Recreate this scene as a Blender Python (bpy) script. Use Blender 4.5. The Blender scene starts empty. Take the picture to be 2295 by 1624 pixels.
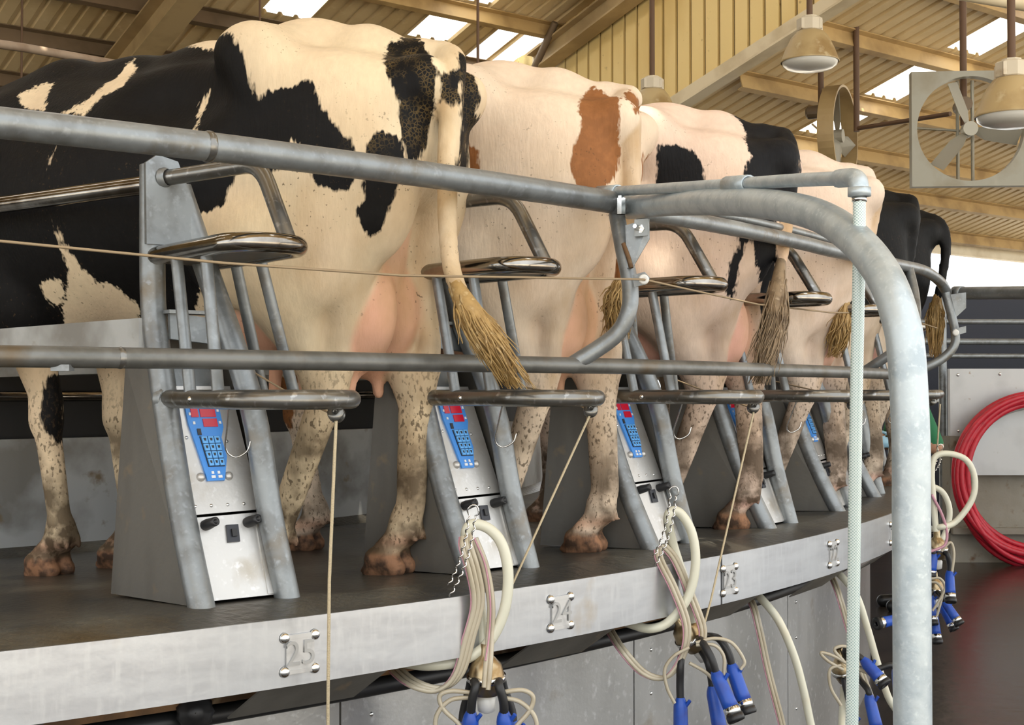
import bpy, bmesh, math, random
import numpy as np
from mathutils import Vector, Matrix

# ------------------------------------------------------------------ camera, sky, light, exposure
SC = bpy.context.scene
COL = SC.collection
EYE = 1.40                                   # eye height above the operator floor
F_PX = 3000.0
PITCH = math.atan(61.4 / F_PX)
cam = bpy.data.cameras.new('camera')
cam.sensor_width = 36.0
cam.lens = 36.0 * F_PX / 2295.0
cam.clip_start = 0.05
cam.clip_end = 400
camo = bpy.data.objects.new('camera', cam)
camo.location = (0, 0, EYE)
camo.rotation_euler = (math.pi / 2 + PITCH, 0, 0)
COL.objects.link(camo)
SC.camera = camo

world = bpy.data.worlds.new('overcast_sky')
SC.world = world
world.use_nodes = True
wn = world.node_tree.nodes
wl = world.node_tree.links
bg = wn['Background']
bg.inputs['Color'].default_value = (0.95, 0.98, 1.0, 1)
bg.inputs['Strength'].default_value = 2.2

sun = bpy.data.lights.new('sun', 'SUN')
sun.energy = 15.0
sun.angle = math.radians(1.0)
sun.color = (1.0, 0.92, 0.78)
suno = bpy.data.objects.new('sun', sun)
# high sun behind and right of the camera: it falls on the yard outside the open side, not into the hall
suno.rotation_euler = Vector((-.614 * .30, .789 * .30, -1.0)).to_track_quat('-Z', 'Y').to_euler()
COL.objects.link(suno)

SC.view_settings.view_transform = 'Standard'
SC.view_settings.look = 'None'
SC.view_settings.gamma = 1.0
SC.view_settings.exposure = 0.08
SC.view_settings.use_curve_mapping = False

R = random.Random(7)

# ------------------------------------------------------------------ materials
MATS = {}
def material(name, base, rough=.6, metal=0.0, noise=None, bump=None, spec=None, trans=0.0, emit=None, alpha=None):
    """noise: list of (scale, detail, colour, low, high, stretch) layers mixed over the base; bump: (scale, strength)"""
    m = bpy.data.materials.new(name)
    m.use_nodes = True
    nt = m.node_tree
    b = nt.nodes['Principled BSDF']
    b.inputs['Base Color'].default_value = (*base, 1)
    b.inputs['Roughness'].default_value = rough
    b.inputs['Metallic'].default_value = metal
    if spec is not None: b.inputs['Specular IOR Level'].default_value = spec
    if trans: b.inputs['Transmission Weight'].default_value = trans
    if emit: b.inputs['Emission Color'].default_value = (*emit[0], 1); b.inputs['Emission Strength'].default_value = emit[1]
    tc = nt.nodes.new('ShaderNodeTexCoord')
    cur = None
    for i, (sc_, det, col, lo, hi, st) in enumerate(noise or []):
        mp = nt.nodes.new('ShaderNodeMapping')
        mp.inputs['Scale'].default_value = st
        nt.links.new(tc.outputs['Object'], mp.inputs['Vector'])
        n = nt.nodes.new('ShaderNodeTexNoise')
        n.inputs['Scale'].default_value = sc_
        n.inputs['Detail'].default_value = det
        nt.links.new(mp.outputs['Vector'], n.inputs['Vector'])
        r = nt.nodes.new('ShaderNodeMapRange')
        r.inputs['From Min'].default_value = lo
        r.inputs['From Max'].default_value = hi
        nt.links.new(n.outputs['Fac'], r.inputs['Value'])
        mx = nt.nodes.new('ShaderNodeMix')
        mx.data_type = 'RGBA'
        mx.inputs[6].default_value = (*base, 1)
        mx.inputs[7].default_value = (*col, 1)
        if cur is not None: nt.links.new(cur, mx.inputs[6])
        nt.links.new(r.outputs['Result'], mx.inputs[0])
        cur = mx.outputs[2]
    if cur is not None: nt.links.new(cur, b.inputs['Base Color'])
    if bump:
        n = nt.nodes.new('ShaderNodeTexNoise')
        n.inputs['Scale'].default_value = bump[0]
        n.inputs['Detail'].default_value = 4
        nt.links.new(tc.outputs['Object'], n.inputs['Vector'])
        bp = nt.nodes.new('ShaderNodeBump')
        bp.inputs['Strength'].default_value = bump[1]
        bp.inputs['Distance'].default_value = .01
        nt.links.new(n.outputs['Fac'], bp.inputs['Height'])
        nt.links.new(bp.outputs['Normal'], b.inputs['Normal'])
    MATS[name] = m
    return m
one = (1, 1, 1)
GALV = material('galvanized_steel', (.245, .262, .268), .40, .55, [(18, 5, (.185, .192, .192), .45, .65, one), (6, 6, (.165, .128, .082), .60, .74, one), (70, 2, (.29, .31, .32), .56, .78, one)], (60, .05))
GALVD = material('dull_galvanized_steel', (.165, .165, .155), .42, .5, [(18, 5, (.12, .12, .11), .45, .65, one), (6, 6, (.13, .10, .065), .60, .74, one)], (60, .05))
GALVB = material('bright_galvanized_steel', (.47, .53, .56), .42, .45, [(22, 5, (.37, .43, .47), .42, .62, one), (120, 2, (.54, .60, .62), .55, .78, one), (9, 6, (.24, .22, .19), .70, .78, one)], (80, .06))
WORN = material('worn_steel_tube', (.20, .197, .185), .28, .8, [(14, 5, (.17, .15, .12), .48, .66, one), (50, 3, (.40, .40, .39), .58, .72, one)], (50, .06))
SHINY = material('polished_steel_tube', (.34, .32, .29), .14, 1.0, [(9, 5, (.17, .145, .12), .44, .62, one)], (30, .03))
STAIN = material('stainless_sheet', (.50, .515, .535), .30, .75, [(5, 6, (.43, .44, .46), .42, .66, (1, 1, 6)), (60, 3, (.53, .545, .56), .5, .8, (1, 1, .2)), (4, 6, (.40, .32, .22), .66, .80, one)], (40, .03))
SKIRT = material('skirt_sheet', (.47, .465, .45), .34, .7, [(3, 6, (.34, .335, .32), .42, .62, (1, 1, .4)), (40, 3, (.55, .55, .54), .58, .75, one), (7, 5, (.30, .25, .19), .66, .78, one)], (60, .05))
PANEL = material('brushed_panel', (.56, .55, .53), .38, .6, [(7, 6, (.40, .36, .30), .52, .70, one), (60, 3, (.66, .65, .64), .6, .75, one)], (90, .05))
DARKSHEET = material('dull_grey_sheet', (.15, .142, .125), .5, .35, [(6, 6, (.105, .098, .085), .42, .62, (1, 1, .3)), (14, 5, (.22, .17, .11), .62, .75, one)], (40, .08))
RUBBER = material('wet_rubber_deck', (.060, .055, .045), .33, 0, [(3.5, 6, (.035, .035, .033), .45, .6, one), (2.2, 6, (.12, .115, .095), .54, .66, one), (20, 4, (.09, .085, .07), .60, .75, one), (1.6, 5, (.085, .055, .02), .60, .75, one)], (50, .35))
KERB = material('grey_kerb_sheet', (.43, .44, .43), .5, .15, [(4, 6, (.22, .21, .19), .45, .62, one), (12, 6, (.20, .15, .09), .63, .74, one)], (30, .08))
BLACKRUB = material('black_rubber', (.014, .014, .015), .45)
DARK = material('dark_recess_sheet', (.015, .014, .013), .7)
RUST = material('rusty_steel', (.21, .11, .045), .8, .1, [(9, 6, (.10, .055, .025), .42, .62, one), (16, 5, (.30, .22, .13), .60, .75, one)], (40, .3))
MILKHOSE = material('milky_hose', (.66, .645, .52), .30, 0, [(4, 4, (.60, .52, .36), .55, .75, one)], None, .5)
CLEAR = material('clear_pulse_tube', (.47, .415, .31), .22, 0, [(9, 4, (.36, .30, .20), .5, .7, one)], None, .6)
PINKTUBE = material('pink_stripe_tube', (.50, .25, .31), .3)
BLUE = material('blue_plastic', (.013, .075, .42), .38, 0, [(20, 4, (.02, .05, .28), .5, .7, one)])
KEYBLUE = material('keypad_blue', (.055, .26, .72), .4)
KEYLIGHT = material('keypad_key', (.13, .42, .86), .4)
KEYDARK = material('keypad_black', (.02, .022, .03), .4)
LED = material('red_display', (.30, .006, .022), .25, emit=((.7, .01, .03), .25))
WHITEPRINT = material('white_print', (.75, .77, .8), .5)
CHROME = material('chrome', (.72, .72, .70), .14, 1.0)
BRASS = material('stained_claw_steel', (.42, .33, .20), .28, .85, [(25, 4, (.28, .18, .08), .45, .62, one)])
REDHOSE = material('red_rubber_hose', (.46, .012, .028), .42, 0, [(30, 4, (.36, .008, .02), .5, .7, one)])
ROPE = material('tan_rope', (.52, .43, .28), .8, 0, None, (300, .4))
CORD = material('brown_cord', (.30, .22, .13), .75)
ROOFM = material('cream_roof_sheet', (.74, .58, .33), .5, 0, [(1.5, 5, (.60, .45, .23), .46, .68, one), (9, 5, (.78, .63, .38), .58, .75, one)])
PURLIN = material('tan_painted_purlin', (.46, .31, .13), .55, 0, [(3, 5, (.30, .19, .075), .46, .66, one)])
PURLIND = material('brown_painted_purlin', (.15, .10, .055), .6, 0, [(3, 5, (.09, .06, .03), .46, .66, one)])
BEAM = material('tan_painted_beam', (.44, .32, .16), .55, 0, [(2, 5, (.30, .21, .10), .46, .66, one)])
SIDING = material('yellow_wall_siding', (.74, .55, .23), .5, 0, [(1.2, 5, (.62, .43, .15), .46, .66, (1, 1, .4)), (12, 5, (.34, .22, .08), .68, .78, one)])
RIBSHADE = material('siding_rib_shade', (.25, .18, .085), .7)  # dark brown standing in for the shaded sides of the siding ribs
TRIM = material('cream_trim', (.66, .56, .38), .5, 0, [(3, 5, (.52, .42, .26), .5, .7, one)])
BLOCKM = material('yellow_block', (.70, .53, .22), .75, 0, [(6, 5, (.46, .33, .12), .45, .65, one)], (40, .2))
MORTAR = material('block_mortar', (.30, .21, .085), .85)
SKYLITE = material('skylight_sheet', (.9, .9, .88), .6)
LAMPM = material('dusty_lamp_shade', (.42, .31, .15), .5, .1, [(4, 6, (.28, .18, .07), .46, .64, one), (14, 5, (.52, .42, .25), .6, .75, one)])
LAMPBOX = material('lamp_housing', (.55, .48, .36), .55, 0, [(9, 5, (.38, .28, .16), .55, .7, one)])
LAMPLENS = material('frosted_lamp_lens', (.62, .60, .54), .22)
RODM = material('rust_brown_rod', (.10, .05, .022), .65)
FANM = material('grey_fan_housing', (.27, .255, .20), .5, .2, [(3, 5, (.21, .18, .12), .46, .66, one)])
FANT = material('tan_fan_housing', (.36, .25, .11), .5, .1, [(3, 5, (.26, .17, .07), .46, .66, one)])
FANB = material('fan_blade', (.33, .31, .25), .5, .3)
CONC = material('stained_concrete', (.27, .25, .205), .8, 0, [(2, 7, (.20, .175, .13), .42, .62, one), (9, 6, (.15, .085, .045), .60, .74, one)], (40, .2))
LSHEET = material('light_grey_sheet', (.46, .465, .46), .45, .2, [(3, 5, (.39, .39, .385), .45, .65, one), (14, 5, (.28, .20, .14), .68, .78, one)])
NAVY = material('dark_blue_tarp', (.016, .019, .032), .6)
FLOORM = material('wet_dark_floor', (.030, .022, .017), .24, 0, [(1.1, 6, (.055, .04, .03), .5, .68, (.5, 2, 1)), (6, 6, (.02, .015, .012), .5, .65, one)], (9, .25))
YARD = material('pale_concrete_yard', (.55, .51, .44), .8, 0, [(.5, 5, (.45, .41, .35), .45, .65, one)])
WALLD = material('block_wall_dim', (.42, .32, .16), .8, 0, [(2, 5, (.33, .24, .11), .45, .65, one)])
SKIN = material('skin', (.45, .24, .15), .5)
SHIRT = material('green_shirt', (.015, .14, .055), .8)
APRON = material('dark_green_apron', (.010, .042, .026), .5)
GLOVE = material('light_blue_glove', (.30, .52, .66), .4)
HAIRD = material('dark_hair', (.02, .014, .01), .7)
BOOT = material('black_boot', (.012, .012, .012), .35)
CREAMPLASTIC = material('white_insulator', (.75, .74, .70), .3)

def braided_material():
    m = material('braided_clear_hose', (.50, .60, .58), .25, 0, None, None, .6)
    nt = m.node_tree; b = nt.nodes['Principled BSDF']
    tc = nt.nodes['Texture Coordinate']
    acc = None
    for sg in (1, -1):
        mp = nt.nodes.new('ShaderNodeMapping'); mp.inputs['Rotation'].default_value = (0, sg * .8, 0); mp.inputs['Scale'].default_value = (1, 1, 1)
        nt.links.new(tc.outputs['Object'], mp.inputs['Vector'])
        w = nt.nodes.new('ShaderNodeTexWave'); w.bands_direction = 'Z'; w.inputs['Scale'].default_value = 90; w.inputs['Distortion'].default_value = 0
        nt.links.new(mp.outputs['Vector'], w.inputs['Vector'])
        if acc is None: acc = w.outputs['Fac']
        else:
            mm = nt.nodes.new('ShaderNodeMath'); mm.operation = 'MAXIMUM'; nt.links.new(acc, mm.inputs[0]); nt.links.new(w.outputs['Fac'], mm.inputs[1]); acc = mm.outputs[0]
    r = nt.nodes.new('ShaderNodeMapRange'); r.inputs['From Min'].default_value = .55; r.inputs['From Max'].default_value = .95
    nt.links.new(acc, r.inputs['Value'])
    mx = nt.nodes.new('ShaderNodeMix'); mx.data_type = 'RGBA'; mx.inputs[6].default_value = (.33, .45, .43, 1); mx.inputs[7].default_value = (.70, .78, .76, 1)
    nt.links.new(r.outputs['Result'], mx.inputs[0]); nt.links.new(mx.outputs[2], b.inputs['Base Color'])
    return m
BRAID = braided_material()

# the skylight sheets let the daylight through
nt = SKYLITE.node_tree
tr = nt.nodes.new('ShaderNodeBsdfTransparent'); tl = nt.nodes.new('ShaderNodeBsdfTranslucent'); mxs = nt.nodes.new('ShaderNodeMixShader')
mxs.inputs[0].default_value = .85
nt.links.new(tr.outputs[0], mxs.inputs[1]); nt.links.new(tl.outputs[0], mxs.inputs[2])
nt.links.new(mxs.outputs[0], nt.nodes['Material Output'].inputs['Surface'])

# ------------------------------------------------------------------ mesh helpers
def V(*a): return np.array(a, float)
def unit(v): v = np.asarray(v, float); return v / (np.linalg.norm(v) + 1e-12)
def smooth_path(pts, n=6):
    P = [np.asarray(p, float) for p in pts]
    if len(P) < 3: return P
    P2 = [2 * P[0] - P[1]] + P + [2 * P[-1] - P[-2]]
    out = []
    for i in range(1, len(P2) - 2):
        a, b, c, d = P2[i - 1], P2[i], P2[i + 1], P2[i + 2]
        for k in range(n):
            t = k / n
            out.append(.5 * (2 * b + (c - a) * t + (2 * a - 5 * b + 4 * c - d) * t * t + (3 * b - a - 3 * c + d) * t ** 3))
    out.append(P[-1])
    return out
def fillet(pts, r, n=6):
    """round the corners of a polyline with radius-like distance r"""
    P = [np.asarray(p, float) for p in pts]
    out = [P[0]]
    for i in range(1, len(P) - 1):
        a, b, c = P[i - 1], P[i], P[i + 1]
        ra = min(r, np.linalg.norm(a - b) * .48); rc = min(r, np.linalg.norm(c - b) * .48)
        p0 = b + unit(a - b) * ra; p1 = b + unit(c - b) * rc
        for k in range(n + 1):
            t = k / n
            out.append((1 - t) ** 2 * p0 + 2 * t * (1 - t) * b + t * t * p1)
    out.append(P[-1])
    return out

class MB:
    def __init__(s): s.v = []; s.f = []; s.sm = []
    def add(s, vs, fs, smooth=True):
        o = len(s.v)
        s.v += [tuple(map(float, p)) for p in vs]
        s.f += [tuple(o + i for i in f) for f in fs]
        s.sm += [smooth] * len(fs)
        return s
    def tube(s, pts, r, n=12, cap=True, flat=None):
        P = [np.asarray(p, float) for p in pts]
        P = [p for i, p in enumerate(P) if i == 0 or np.linalg.norm(p - P[i - 1]) > 1e-6]
        m = len(P)
        rr = [r] * m if np.isscalar(r) else list(np.interp(np.linspace(0, 1, m), np.linspace(0, 1, len(r)), r))
        T = [unit(P[min(i + 1, m - 1)] - P[max(i - 1, 0)]) for i in range(m)]
        up = V(0, 0, 1) if abs(T[0][2]) < .9 else V(1, 0, 0)
        N = unit(np.cross(np.cross(T[0], up), T[0]))
        vs = []
        for i in range(m):
            N = unit(N - T[i] * (N @ T[i]))
            B = np.cross(T[i], N)
            for k in range(n):
                a = 2 * math.pi * k / n
                vs.append(P[i] + (N * math.cos(a) + B * math.sin(a) * (flat or 1)) * rr[i])
        fs = [(i * n + k, i * n + (k + 1) % n, (i + 1) * n + (k + 1) % n, (i + 1) * n + k) for i in range(m - 1) for k in range(n)]
        s.add(vs, fs, True)
        if cap:
            s.add(vs[:n][::-1], [tuple(range(n))], False)
            s.add(vs[-n:], [tuple(range(n))], False)
        return s
    def box(s, c, size, M=None):
        c = np.asarray(c, float); h = np.asarray(size, float) / 2
        M = np.eye(3) if M is None else M
        vs = [c + M @ (h * V(x, y, z)) for x in (-1, 1) for y in (-1, 1) for z in (-1, 1)]
        return s.add(vs, [(0, 1, 3, 2), (4, 6, 7, 5), (0, 4, 5, 1), (2, 3, 7, 6), (0, 2, 6, 4), (1, 5, 7, 3)], False)
    def prism(s, poly, n, th):
        """extrude a 3-D planar polygon (list of points) along n by th, centred"""
        n = unit(n) * th / 2
        P = [np.asarray(p, float) for p in poly]; m = len(P)
        vs = [p - n for p in P] + [p + n for p in P]
        fs = [tuple(range(m))[::-1], tuple(range(m, 2 * m))] + [(i, (i + 1) % m, m + (i + 1) % m, m + i) for i in range(m)]
        return s.add(vs, fs, False)
    def lathe(s, o, axis, prof, n=20, smooth=True):
        """prof: (distance along the axis, radius)"""
        o = np.asarray(o, float); a = unit(axis)
        u = unit(np.cross(a, V(0, 0, 1) if abs(a[2]) < .9 else V(1, 0, 0))); w = np.cross(a, u)
        vs = []
        for (t, r) in prof:
            for k in range(n):
                an = 2 * math.pi * k / n
                vs.append(o + a * t + (u * math.cos(an) + w * math.sin(an)) * max(r, 1e-5))
        m = len(prof)
        s.add(vs, [(i * n + k, i * n + (k + 1) % n, (i + 1) * n + (k + 1) % n, (i + 1) * n + k) for i in range(m - 1) for k in range(n)], smooth)
        return s
    def dome(s, o, axis, r, hgt=None, n=12):
        hgt = hgt or r
        return s.lathe(o, axis, [(hgt * math.sin(a), r * math.cos(a)) for a in np.linspace(0, math.pi / 2, 6)], n)
    def mesh(s, name, mat):
        me = bpy.data.meshes.new(name)
        me.from_pydata(s.v, [], s.f)
        me.polygons.foreach_set('use_smooth', s.sm)
        me.materials.append(mat)
        me.update()
        return me

def tag(o, label=None, cat=None, group=None, kind=None):
    if label: o['label'] = label
    if cat: o['category'] = cat
    if group: o['group'] = group
    if kind: o['kind'] = kind
    return o
def link(name, me, parent=None, loc=None):
    o = bpy.data.objects.new(name, me)
    COL.objects.link(o)
    if parent is not None: o.parent = parent
    if loc is not None: o.location = loc
    return o
def part(name, mb, mat, parent, label=None):
    o = link(name, mb.mesh(name, mat), parent)
    if label: o['label'] = label
    return o
def empty(name, loc=(0, 0, 0), rz=0.0, label=None, cat=None, group=None, kind=None):
    o = bpy.data.objects.new(name, None)
    o.empty_display_size = .1
    o.location = tuple(map(float, loc)); o.rotation_euler = (0, 0, rz)
    COL.objects.link(o)
    return tag(o, label, cat, group, kind)
def copy_tree(o, parent=None):
    c = o.copy(); COL.objects.link(c)
    c.parent = parent
    for ch in o.children: copy_tree(ch, c)
    return c
def move(mb, off):
    mb.v = [tuple(np.asarray(p) - off) for p in mb.v]; return mb

# a photograph pixel at depth d (metres along the view axis) as a place in the room
CP, SP = math.cos(PITCH), math.sin(PITCH)
def ray(x, y):
    a, c = (x - 1147.5) / F_PX, -(y - 812.0) / F_PX
    return V(a, CP - c * SP, SP + c * CP)
def PX(x, y, d): return V(0, 0, EYE) + ray(x, y) * d
# ring of the rotary platform
CX, CY = -5.251, 8.639
DT = 0.1006
TH0 = -0.900
def RP(r, th, z, t=0.0): return V(CX + r * math.cos(th) - t * math.sin(th), CY + r * math.sin(th) + t * math.cos(th), z)
def ring_hit(x, y, r):
    v = ray(x, y); A = v[0] ** 2 + v[1] ** 2; B = -2 * (v[0] * CX + v[1] * CY); C_ = CX * CX + CY * CY - r * r
    q = B * B - 4 * A * C_
    return V(0, 0, EYE) + v * ((-B - math.sqrt(max(q, 0))) / (2 * A))
R_LEG, Z_LEG, R_FASC = 7.386, 0.94, 7.562
def deck_z(r):
    return Z_LEG - .016 * max(0, (r - 7.42) / .142) if r > R_LEG else Z_LEG - .05 * (R_LEG - r)
# ------------------------------------------------------------------ building: floor, roofs, walls
UX, UY, QX, QY = .789, .614, .614, -.789           # purlin direction, up-slope direction
SLOPE = .287
ZMAIN, ZLOW = EYE + 7.2, EYE + 5.5
def BP(s, q, z): return V(s * UX + q * QX, s * UY + q * QY, z)
def roof_z(zr, q): return zr + SLOPE * q
BM = np.array([[UX, QX, 0], [UY, QY, 0], [0, 0, 1]], float)        # building axes as columns

fl = MB().prism([BP(-16, 3.2, 0), BP(24, 3.2, 0), BP(24, -16, 0), BP(-16, -16, 0)], (0, 0, 1), .04)
o = link('floor', move(fl, V(0, 0, .02)).mesh('floor', FLOORM)); tag(o, kind='structure')
yd = MB().prism([V(-90, -90, 0), V(90, -90, 0), V(90, 90, 0), V(-90, 90, 0)], (0, 0, 1), .04)
o = link('ground', move(yd, V(0, 0, .06)).mesh('ground', YARD)); tag(o, kind='structure')

def ribbed(s0, s1, q0, q1, zr, holes, period=.18, rib=.028):
    """ribbed roof sheet: profile across s, strips broken in q where a skylight opens"""
    mb = MB()
    prof = []
    n = int(round((s1 - s0) / period))
    p = (s1 - s0) / n
    for i in range(n):
        a = s0 + i * p
        prof += [(a, 0), (a + p * .62, 0), (a + p * .72, rib), (a + p * .90, rib)]
    prof.append((s1, 0))
    for (a, ha), (b, hb) in zip(prof[:-1], prof[1:]):
        m = (a + b) / 2
        cuts = [(q0, q1)]
        for (hs0, hs1, hq0, hq1) in holes:
            if hs0 < m < hs1:
                new = []
                for c0, c1 in cuts:
                    if hq1 <= c0 or hq0 >= c1: new.append((c0, c1)); continue
                    if hq0 > c0: new.append((c0, hq0))
                    if hq1 < c1: new.append((hq1, c1))
                cuts = new
        for c0, c1 in cuts:
            mb.add([BP(a, c0, roof_z(zr, c0) + ha), BP(b, c0, roof_z(zr, c0) + hb), BP(b, c1, roof_z(zr, c1) + hb), BP(a, c1, roof_z(zr, c1) + ha)], [(0, 1, 2, 3)], False)
    return mb
def roof(name, s0, s1, q0, q1, zr, holes, purls, matp, extra=None):
    root = empty(name, (0, 0, 0), kind='structure')
    part('roof_sheet', ribbed(s0, s1, q0, q1, zr, holes), ROOFM, root)
    for (a, b, c, d) in holes:
        if a == 9.10: continue                       # open strip at the gable end
        part('skylight_sheet', MB().prism([BP(a, c, roof_z(zr, c) + .03), BP(b, c, roof_z(zr, c) + .03), BP(b, d, roof_z(zr, d) + .03), BP(a, d, roof_z(zr, d) + .03)], (0, 0, 1), .004), SKYLITE, root, 'translucent white skylight sheet')
    nrm = unit(BM @ V(0, -SLOPE, 1)); slope_dir = unit(BM @ V(0, 1, SLOPE))
    M = np.stack([BM[:, 0], slope_dir, nrm], 1)
    for q in purls:
        mb = MB()
        c = BP((s0 + s1) / 2, q, roof_z(zr, q)) - nrm * .085
        mb.box(c, (s1 - s0, .012, .14), M)
        mb.box(c + nrm * .068 + slope_dir * .03, (s1 - s0, .07, .01), M)
        mb.box(c - nrm * .068 - slope_dir * .03, (s1 - s0, .07, .01), M)
        part('purlin', mb, matp(q), root)
    return root, M, nrm, slope_dir
pm = [-14.7, -13.85, -13.0, -12.12, -11.2, -10.3, -9.4, -8.5, -7.6, -6.7, -5.8, -4.9, -4, -3.1, -2.2, -1.3, -.4, .5, 1.4, 2.3]
holes_main = [(6.14, 6.70, -11.97, -11.27), (6.14, 6.70, -11.1, -7.2), (7.86, 8.37, -11.9, -11.26), (7.86, 8.37, -11.1, -7.2), (3.0, 3.55, -10.2, -6), (-.5, .05, -10.2, -6), (-5, -4.45, -10.2, -6), (3.0, 3.55, -4, -.2), (-3.5, -2.95, -4, -.2), (7.1, 7.65, -4, -.2), (8.80, 9.06, -15.4, -11.3), (9.10, 9.47, -15.5, -11.3)]
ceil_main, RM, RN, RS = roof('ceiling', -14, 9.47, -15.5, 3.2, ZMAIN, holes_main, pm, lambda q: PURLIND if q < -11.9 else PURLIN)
pl = [-11.27, -10.35, -9.57, -8.66, -7.72, -6.8, -5.9, -5, -4.1, -3.2, -2.3, -1.4, -.5, .4, 1.3, 2.2]
holes_low = [(11.30, 11.83, -9.44, -8.74), (11.30, 11.83, -8.58, -7.80), (11.30, 11.83, -7.6, -5), (15.3, 15.8, -7.6, -4), (19.0, 19.5, -8.6, -4), (13.3, 13.8, -3, -1)]
ceil_low, _, _, _ = roof('ceiling_low', 9.47, 24, -11.6, 3.2, ZLOW, holes_low, pl, lambda q: PURLIN)

def rafter(root, s, q0, q1, zr, w=.22, dep=.55):
    mb = MB()
    L = (q1 - q0) * math.sqrt(1 + SLOPE ** 2)
    c = BP(s, (q0 + q1) / 2, roof_z(zr, (q0 + q1) / 2)) - RN * (.20 + dep / 2)
    mb.box(c, (.02, L, dep), RM)
    mb.box(c + RN * dep / 2, (w, L, .02), RM)
    mb.box(c - RN * dep / 2, (w, L, .02), RM)
    part('rafter', mb, BEAM, root)
rafter(ceil_main, 5.05, -15.5, 3.2, ZMAIN, .26, .30)
rafter(ceil_main, -1.5, -15.5, 3.2, ZMAIN)
rafter(ceil_main, -8, -15.5, 3.2, ZMAIN)
rafter(ceil_main, 9.25, -11.55, 3.2, ZMAIN, .20, .20)
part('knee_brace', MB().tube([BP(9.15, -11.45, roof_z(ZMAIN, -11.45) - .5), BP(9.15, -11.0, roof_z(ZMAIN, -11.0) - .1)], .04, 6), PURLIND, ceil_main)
part('conduit', MB().tube(smooth_path([BP(9.1, -13.4, roof_z(ZMAIN, -13.4) - .35), BP(9.1, -12.2, roof_z(ZMAIN, -12.2) - .33), BP(9.1, -11.9, roof_z(ZMAIN, -11.9) - .38), BP(9.1, -11.75, roof_z(ZMAIN, -11.75) - .7), BP(9.1, -11.75, roof_z(ZMAIN, -11.75) - 1.6)]), .016, 6), RODM, ceil_main)

# siding wall between the two roofs: each sheet board a part
sw = empty('wall_siding', (0, 0, 0), kind='structure')
q = -11.50
while q < 3:
    q2 = q + .19
    mb = MB()
    zb0, zb1, zt0, zt1 = [roof_z(z, a) + d for z, d in ((ZLOW, .0), (ZMAIN, .04)) for a in (q, q2)]
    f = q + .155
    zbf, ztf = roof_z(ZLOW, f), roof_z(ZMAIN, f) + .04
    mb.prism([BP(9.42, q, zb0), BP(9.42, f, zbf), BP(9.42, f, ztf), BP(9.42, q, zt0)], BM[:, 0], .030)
    part('siding_board', mb, SIDING, sw)
    q = q2
part('rib_shade_backing', MB().prism([BP(9.452, -11.55, roof_z(ZLOW, -11.55)), BP(9.452, 3.1, roof_z(ZLOW, 3.1)), BP(9.452, 3.1, roof_z(ZMAIN, 3.1) + .04), BP(9.452, -11.55, roof_z(ZMAIN, -11.55) + .04)], BM[:, 0], .02), RIBSHADE, sw)  # shows through the board gaps as painted rib shade
L = 14.6 * math.sqrt(1 + SLOPE ** 2)
part('bottom_trim', MB().box(BP(9.40, -4.2, roof_z(ZLOW, -4.2) + .03), (.10, L, .16), RM), TRIM, sw)
part('bottom_flange', MB().box(BP(9.34, -4.2, roof_z(ZLOW, -4.2) - .06), (.16, L, .02), RM), TRIM, sw)
part('corner_trim', MB().box(BP(9.42, -11.58, EYE + 2.9), (.12, .15, 1.84), BM), TRIM, sw)
part('top_trim', MB().box(BP(9.38, -7.0, roof_z(ZMAIN, -7.0) - .14), (.05, 9.4, .06), RM), TRIM, sw)

# block pier beside the siding, every block its own piece, top cut along the roof
bw = empty('wall_block', (0, 0, 0), kind='structure')
q0b, q1b, bl, bh = -15.2, -11.72, .40, .20
part('mortar_core', MB().prism([BP(9.62, q0b, .05), BP(9.62, q1b - .02, .05), BP(9.62, q1b - .02, roof_z(ZMAIN, q1b) + .10), BP(9.62, q0b, roof_z(ZMAIN, q0b) + .10)], BM[:, 0], .17), MORTAR, bw)
zrow = EYE + .9
row = 0
while zrow < EYE + 3.9:
    a = q1b - (bl / 2 if row % 2 else 0) - bl * 9
    while a < q1b - .01:
        b = min(a + bl, q1b)
        A = max(a, q0b)
        if b - A > .03:
            tA = min(zrow + bh - .012, roof_z(ZMAIN, A) + .12); tB = min(zrow + bh - .012, roof_z(ZMAIN, b) + .12)
            if tB > zrow + .02:
                tA = max(tA, zrow + .005)
                part('block', MB().prism([BP(9.62, A + .006, zrow), BP(9.62, b - .006, zrow), BP(9.62, b - .006, tB), BP(9.62, A + .006, tA)], BM[:, 0], .19), BLOCKM, bw)
        a += bl
    zrow += bh
    row += 1
# far wall of the hall
o = link('wall_back', MB().prism([BP(-14, -15.5, 0), BP(9.6, -15.5, 0), BP(9.6, -15.5, roof_z(ZMAIN, -15.5)), BP(-14, -15.5, roof_z(ZMAIN, -15.5))], BM[:, 1], .2).mesh('wall_back', WALLD)); tag(o, kind='structure')

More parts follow.
